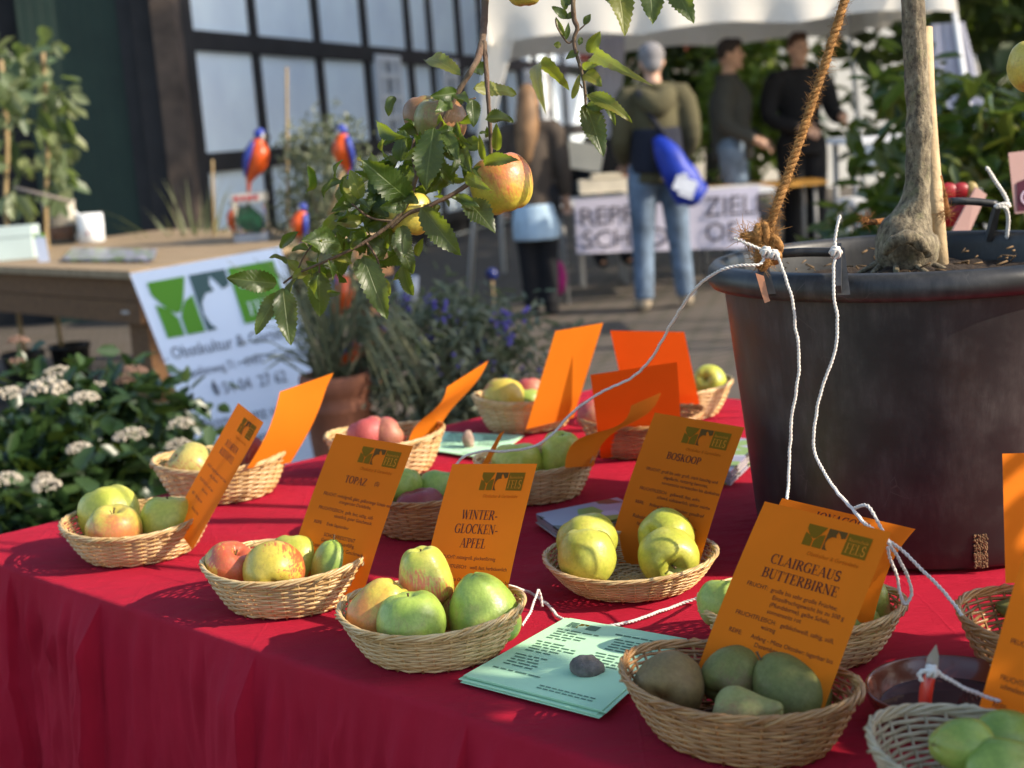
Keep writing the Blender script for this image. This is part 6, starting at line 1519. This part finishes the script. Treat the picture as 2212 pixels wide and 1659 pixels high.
# ------------------------------------------------------------------ parrots
m_po = simple("orange_parrot_paint", (.62, .085, .012), .35, .12, 12); m_pb = simple("blue_parrot_paint", (.035, .055, .30), .35, .3, 12); m_pw = simple("white_parrot_paint", (.68, .66, .60), .45, .1, 12); m_pk = flat_mat("black_parrot_paint", (.02, .02, .02), .3)
def parrot(label, hu, hv, tu, tv, y, face=-1, size=1., headtilt=0., flip=False, perch=None):
    """hu,hv head centre and tu,tv tail tip in the picture; face -1 looks left, 1 right"""
    h = D(hu, hv, y); tl_ = D(tu, tv, y); ax = (tl_ - h); L = ax.length; d = ax.normalized()
    t = thing("parrot_figure", label, "garden ornament", tl_, "painted metal parrots")
    fx = V((face, -.35, 0)); fx = (fx - d * fx.dot(d)).normalized(); sd = d.cross(fx)
    def X(a, b, c=0.): return h + d * (a * L) + fx * (b * L) + sd * (c * L)
    b = MB(); b.tube(spline([X(.08, .0), X(.2, .02), X(.34, .045), X(.5, .03), X(.64, -.01), X(.76, -.03)], 5), [q.x * L for q in spline([(r, 0, 0) for r in (.085, .14, .18, .155, .09, .035)], 5)], 14)
    b.build("body", m_po, t)
    hd = MB(); hd.ball(X(.0, .01), .10 * L, 12, 9); hd.build("head", m_pb, t)
    fc = MB(); fc.ball(X(.02, .055), (.075 * L,) * 3, 10, 8); fc.build("face_patch", m_pw, t)
    bk = MB(); bk.tube(spline([X(-.01, .09), X(-.015, .15), X(.03, .185), X(.075, .175)], 4), [.045 * L * (1 - i / 15) for i in range(13)], 8); bk.build("beak", m_pk, t)
    for s in (-1, 1):
        w = MB(); w.tube(spline([X(.13, -.04, .10 * s), X(.3, -.07, .14 * s), X(.5, -.10, .11 * s), X(.72, -.12, .03 * s)], 4), [q.x * L for q in spline([(r, 0, 0) for r in (.06, .115, .10, .02)], 4)], 10, flat=.5); w.build("wing", m_pb, t)
    bb = MB(); bb.tube(spline([X(.1, -.06), X(.3, -.09), X(.5, -.09), X(.7, -.07), X(.98, -.03)], 4), [q.x * L for q in spline([(r, 0, 0) for r in (.05, .07, .06, .045, .025)], 4)], 8); bb.build("tail", m_pb if not flip else m_po, t)
    if perch:
        pt = D(perch[0], perch[1], y); MB().tube([X(.62, .03), pt], .012, 6).build("stake", m_cane, t)
parrot("parrot figure standing on the clear tank, orange breast turned right", 560, 290, 540, 424, 8.0, 1, flip=True)
parrot("parrot figure with white beak-tip on a stake, highest of all, right of the cane", 740, 280, 752, 400, 7.6, -1, perch=(712, 470))
parrot("parrot figure behind the leaves at the table's right end", 655, 448, 640, 548, 7.0, -1, perch=(650, 640))
parrot("parrot figure half hidden behind the clear tank", 512, 440, 506, 528, 8.3, -1, perch=(512, 700))
parrot("blue backed parrot figure low down behind the hanging leaves", 738, 582, 722, 726, 5.5, 1, perch=(724, 830))
parrot("parrot figure perched on the terracotta pot, leaning forward", 778, 736, 716, 812, 5.25, 1, flip=True)
wf = MB()
for (u, v, y) in ((700, 268, 7.55), (712, 262, 7.55), (640, 432, 6.9), (655, 428, 6.9), (760, 742, 5.2)): wf.ball(D(u, v, y), .022 if y > 6 else .014, 8, 6)

# ------------------------------------------------------------------ canes
for lb, pts in (("tall thin cane rising in front of the white house panels", [D(622, 620, 7.8), D(621, 380, 7.8), D(619, 145, 7.8)]), ("short cane behind the wooden table at the black post", [D(462, 530, 8.6), D(459, 345, 8.6)])):
    tag(MB().tube(pts, .0075, 6).build("garden_cane", m_cane), lb, "cane")

# ------------------------------------------------------------------ grasses and shrubs
m_grass = island_leaf("grey_green_grass", [(.12, .14, .075), (.19, .21, .11), (.28, .26, .15)], .6, .2)
def grass(name, label, base, n, h, lean, seed, cat="grass", w=.012, group=None):
    rnd = random.Random(seed); mb = MB(); b0 = V(base)
    for i in range(n):
        a = rnd.random() * 6.28; r = rnd.random() * .12; p = b0 + V((r * math.cos(a), r * math.sin(a), 0)); L = h * rnd.uniform(.55, 1.1)
        dv = V((math.cos(a), math.sin(a), 0)) * lean * rnd.uniform(.2, 1.2) + V((rnd.gauss(0, .1), 0, 0)); sd = V((0, 0, 1)).cross(dv).normalized() * w / 2 if dv.length > .01 else V((w / 2, 0, 0))
        vs = []; m = 6
        for k in range(m + 1):
            q = k / m; c = p + V((0, 0, 1)) * L * (q - .22 * lean * q * q * q) + dv * L * q * q * .8; ww = 1 - q ** 2
            vs += [c - sd * ww, c + sd * ww]
        mb.add(vs, [(2 * k, 2 * k + 1, 2 * k + 3, 2 * k + 2) for k in range(m)])
    return tag(mb.build(name, m_grass), label, cat, group)
b0 = D(432, 560, 8.9); grass("ornamental_grass", "tuft of grey-green grass blades behind the wooden table", (b0.x, 8.9, .25), 46, 1.05, .55, 1, w=.022)
b0 = D(395, 540, 9.2); grass("ornamental_grass", "wide leaning grass blades against the green barn door", (b0.x, 9.2, .3), 22, .95, .9, 2, w=.026)
def bush(name, label, c, r, n, size, mat, seed, nc=40, cat="shrub", aspect=.5, shell=.55, stems=8, cr=.25):
    rnd = random.Random(seed); t = thing(name, label, cat, (c[0], c[1], 0)); cl_ = clumps(c, r, nc, rnd, cr, shell)
    sm_ = MB(); b = V((c[0], c[1], 0.))
    b1_ = V((c[0], c[1], max(.05, c[2] - r[2] * 1.15)))
    for k in range(3): sm_.tube(spline([b + V((rnd.gauss(0, .03), rnd.gauss(0, .03), 0)), b1_ + V((rnd.gauss(0, .03), rnd.gauss(0, .03), 0)), V(c)], 3), [.014, .013, .012, .011, .010, .009, .008], 6)
    b = b1_
    for q, rr in cl_[::max(1, nc // stems)]: sm_.tube(spline([b, lerp(b, q, .5) + V((rnd.gauss(0, .02), 0, .02)), q], 3), [.010, .010, .009, .008, .007, .006, .005], 5)
    sm_.build("stems", m_trk, t); f = MB(); leaves_into(f, cl_, n, 1., size, rnd, .2, aspect=aspect); f.build("foliage", mat, t); return t, cl_, rnd
p = D(692, 410, 7.9); bush("rosemary_bush", "bushy grey-green shrub behind the parrots, before the white panels", (p.x, 7.9, p.z), (.27, .25, .42), 2600, .055, fol_grey, 3, 50, aspect=.3)
p = D(688, 575, 6.6); bush("lavender_bush", "spiky grey shrub behind the hanging leaves, right of the sign", (p.x, 6.6, p.z - .1), (.14, .15, .26), 1200, .07, fol_grey, 4, 30, aspect=.14)
# blue-flowered shrub
p = D(965, 800, 5.4); t, cl_, rnd = bush("blue_flowering_shrub", "loose grey-green shrub with violet-blue flowers behind the baskets", (p.x, 5.4, p.z + .04), (.37, .28, .27), 3400, .062, fol_grey, 6, 90, aspect=.26, shell=.2, cr=.22)
m_viol = simple("violet_flowers", (.115, .085, .36), .8, .35, 30)
for i in range(34):
    q = D(rnd.uniform(820, 1190), rnd.uniform(625, 820) , rnd.uniform(5.15, 5.5))
    if abs(q.x - p.x) > .40 or q.z > p.z + .36 - abs(q.x - p.x) * .3: continue
    fl = MB()
    for k in range(rnd.randint(4, 9)): fl.ball(q + V((rnd.gauss(0, .012), rnd.gauss(0, .012), rnd.gauss(0, .020))), rnd.uniform(.005, .010), 6, 4)
    fl.build("flower_cluster", m_viol, t)
bl_ = MB()
for i in range(46):
    a = D(770, rnd.uniform(600, 760), 5.2); q = D(rnd.uniform(800, 960), rnd.uniform(700, 900), rnd.uniform(4.9, 5.2))
    bl_.tube(spline([a, lerp(a, q, .5) + V((0, 0, rnd.uniform(.02, .08))), q], 4), [.0035, .0035, .0035, .003, .003, .003, .0025, .002, .001], 4)
bl_.build("long_leaves", m_grass, t)
pot_s = thing("shrub_pot", "dark plant pot under the violet-blue flowering shrub", "plant pot", (p.x, 5.4, 0))
MB().lathe([(0, 0), (.15, 0), (.19, .24), (.20, .24), (.20, .27), (.18, .27), (.17, .22), (0, .21)], 28, (p.x, 5.4, .004)).build("pot", m_pot, pot_s)
# terracotta pot
m_terra = simple("terracotta", (.26, .10, .055), .85, .25, 9, .2)
p = D(728, 850, 5.25); tp_ = thing("terracotta_pot", "ringed terracotta pot with wispy grey leaves between sign and shrub", "plant pot", (p.x, 5.25, 0))
zt_ = D(728, 806, 5.25).z
pr_ = [(0, .004), (.085, .004), (.115, zt_ * .5), (.122, zt_ * .72), (.128, zt_ * .73), (.128, zt_ * .78), (.124, zt_ * .79), (.126, zt_ * .86), (.136, zt_ * .87), (.138, zt_ * .97), (.134, zt_), (.118, zt_), (.112, zt_ * .85), (0, zt_ * .84)]
MB().lathe(pr_, 36, (p.x, 5.25, 0)).build("pot", m_terra, tp_)
rnd = random.Random(14); ws = MB()
for i in range(120):
    a = V((p.x + rnd.gauss(0, .04), 5.25 + rnd.gauss(0, .04), zt_ - .02)); q = a + V((rnd.gauss(-.02, .13), rnd.gauss(-.05, .10), rnd.uniform(.05, .52)))
    ws.tube(spline([a, lerp(a, q, .6) + V((0, 0, .06)), q], 3), [.003, .003, .003, .0025, .002, .0015, .0008], 4)
ws.build("wispy_leaves", m_grass, tp_)
wc_ = thing("white_beaker", "white plastic beaker on a stick in front of the blue-flowering shrub", "beaker", D(882, 640, 5.6))
p = D(884, 662, 5.7); MB().tube([p, V((p.x, 5.7, 0))], .006, 6).build("stick", m_cane, wc_); MB().lathe([(0, 0), (.036, 0), (.05, .12), (.046, .12), (.033, .006), (0, .006)], 20, p).build("cup", simple("dull_white_plastic", (.42, .43, .46), .5), wc_)
pb_ = D(1062, 592, 9.4); tag(MB().ball(pb_, .042, 14, 10).build("blue_ball", simple("dark_blue_glass", (.012, .02, .11), .2)), "dark blue glass ball by the left canopy pole", "garden ornament")
tag(MB().tube([D(1062, 592, 9.4), V((D(1062, 592, 9.4).x, 9.4, 0))], .008, 6).build("ball_stake", m_cane), "thin stake carrying the dark blue glass ball", "stake")

# ------------------------------------------------------------------ viburnum at the lower left
def vib(label, c, r, seed, n, heads):
    t, cl_, rnd = bush("viburnum_bush", label, c, r, n, .085, fol_vib, seed, 70, aspect=.55, shell=.35)
    for k, (u, v, y, rp, bud) in enumerate(heads):
        q = D(u, v, y); R_ = rp * y / FPX; f = MB(); rn = random.Random(k + seed * 50)
        MB().tube(spline([q - V((0, 0, R_ * 2.2)) + V((rn.gauss(0, .02), .03, 0)), q - V((0, 0, R_ * .8)), q], 3), .003, 5).build("flower_stalk", fol_vib, t)
        for i in range(90):
            d = V((rn.gauss(0, 1), rn.gauss(0, 1), abs(rn.gauss(0, .8)))).normalized(); f.ball(q + V((d.x * R_, d.y * R_, d.z * R_ * .62 - R_ * .2)) * rn.uniform(.8, 1.), R_ * rn.uniform(.06, .11), 6, 4)
        f.build("flower_head", m_vbud if bud else m_vfl, t)
m_vfl = simple("cream_viburnum_flowers", (.48, .42, .33), .8, .35, 40); m_vbud = simple("pink_viburnum_buds", (.24, .14, .10), .8, .35, 40)
p = D(170, 960, 4.3); vib("glossy dark evergreen bush with cream flower heads in the lower left corner", (p.x, 4.35, p.z - .10), (.40, .32, .30), 1, 2400,
  [(100, 838, 4.1, 50, 0), (125, 805, 4.3, 34, 0), (18, 850, 4.1, 34, 0), (180, 860, 4.05, 34, 0), (213, 830, 4.2, 16, 0), (282, 940, 4.0, 38, 0), (172, 968, 3.95, 30, 0), (290, 800, 4.3, 28, 1), (270, 820, 4.3, 22, 1), (38, 735, 4.4, 24, 1), (35, 780, 4.4, 18, 1), (390, 915, 4.15, 30, 0), (385, 960, 4.05, 30, 0)])
p = D(60, 1100, 3.9); vib("lower evergreen shoots with yellowish flower heads under the big bush, by the tablecloth", (p.x, 3.95, p.z - .06), (.22, .2, .16), 2, 900, [(15, 1035, 3.75, 34, 0), (100, 1048, 3.72, 34, 0), (95, 1030, 3.8, 20, 0)])
tg_ = MB(); q = D(195, 1095, 3.75); sh = Sheet(D(178, 1096, 3.75), D(215, 1118, 3.75), D(220, 1108, 3.75), D(184, 1082, 3.75)); sh.mesh(tg_, 2, 2); tgo = tag(tg_.build("plant_tag", m_white), "small white plant tag with a red stripe in the evergreen bush", "plant tag")
tb_ = MB(); sh.poly(tb_, [(.05, .1), (.4, .1), (.4, .9), (.05, .9)], .002); tb_.build("red_stripe", flat_mat("tag_red", (.55, .06, .03)), tgo)

# ------------------------------------------------------------------ laurels at the right
p = D(1985, 330, 5.4); bush("laurel_shrub", "laurel shrub with big glossy leaves behind the apple tree trunk", (p.x, 5.4, p.z - .28), (.24, .25, .60), 620, .13, fol_laur, 11, 40, aspect=.42, cr=.4)
p = D(2140, 330, 4.9); bush("laurel_shrub", "dense laurel shrub at the right edge behind the tub", (p.x + .05, 4.9, p.z - .22), (.30, .28, .48), 950, .125, fol_laur, 12, 50, aspect=.42, cr=.4)
p = D(1900, 470, 5.0); bush("laurel_shrub", "low laurel shoots right behind the tub rim", (p.x, 5.2, p.z - .15), (.16, .2, .18), 160, .12, fol_laur, 13, 20, aspect=.4, cr=.4)
# hanging label and fruit tag behind the tub
m_pinkc = simple("pale_pink_card", (.46, .29, .25), .6, .06, 6); m_wine = flat_mat("wine_red_print", (.075, .012, .025), .35)
q = [D(2192, 462, 2.6), D(2290, 452, 2.6), D(2285, 318, 2.62), D(2178, 330, 2.62)]; sh = Sheet(*q); b = MB(); sh.mesh(b, 2, 4); lc = tag(b.build("plant_label", m_pinkc), "pink plant label with a wine-red picture hanging at the right edge", "plant label")
MB().tube([sh.at(.5, .02) + V((0, .006, 0)), V((sh.at(.5, 0).x, 2.62, 0))], .004, 6).build("label_stick", m_cane, lc)
b = MB(); sh.poly(b, [(0.06, .04), (1, .04), (1, .52), (.5, .60), (.1, .5)], .002); b.build("wine_red_picture", m_wine, lc)
b = MB(); pts = [(.30 + r * .16 * math.cos(a) + .0, .24 + r * .13 * math.sin(a)) for r in (1, .72) for a in [i * .524 for i in range(13)]]
b.add([sh.at(x, y, .004) for x, y in pts], [(i, i + 1, 14 + i, 13 + i) for i in range(12)], smooth=False); b.build("ring_print", flat_mat("pale_ring", (.5, .42, .5)), lc)
rt_ = thing("fruit_tag", "pinkish wooden tag with red fruit picture stuck behind the tub", "plant tag", D(2070, 500, 2.7))
b = MB(); b.prism([D(2050, 512, 2.7), D(2090, 512, 2.7), D(2132, 420, 2.72), D(2108, 404, 2.72)], (0, .006, 0)); b.build("strip", m_pinkc, rt_)
p = D(2070, 508, 2.705); MB().tube([p, V((p.x, 2.705, 0))], .005, 6).build("stick", m_cane, rt_)
b = MB(); b.ball(D(2048, 415, 2.74), (.022, .01, .018), 12, 8); b.ball(D(2075, 412, 2.74), (.020, .01, .016), 12, 8); b.ball(D(2052, 468, 2.74), (.024, .01, .02), 12, 8); b.ball(D(2074, 460, 2.74), (.018, .01, .018), 12, 8); b.build("red_fruit_print", simple("red_fruit", (.30, .015, .02), .4, .2, 30), rt_)
b = MB(); b.ball(D(2098, 412, 2.74), (.014, .01, .018), 12, 8); b.build("yellow_fruit_print", simple("ochre_fruit", (.35, .26, .08), .5, .2, 20), rt_)

# ------------------------------------------------------------------ unseen laurel added right of the table to shade its near end
bush("laurel_shrub", "laurel standing right of the table beyond the picture edge", (1.32, .86, 1.42), (.30, .30, .46), 800, .11, fol_laur, 21, 44, aspect=.45, cr=.35)
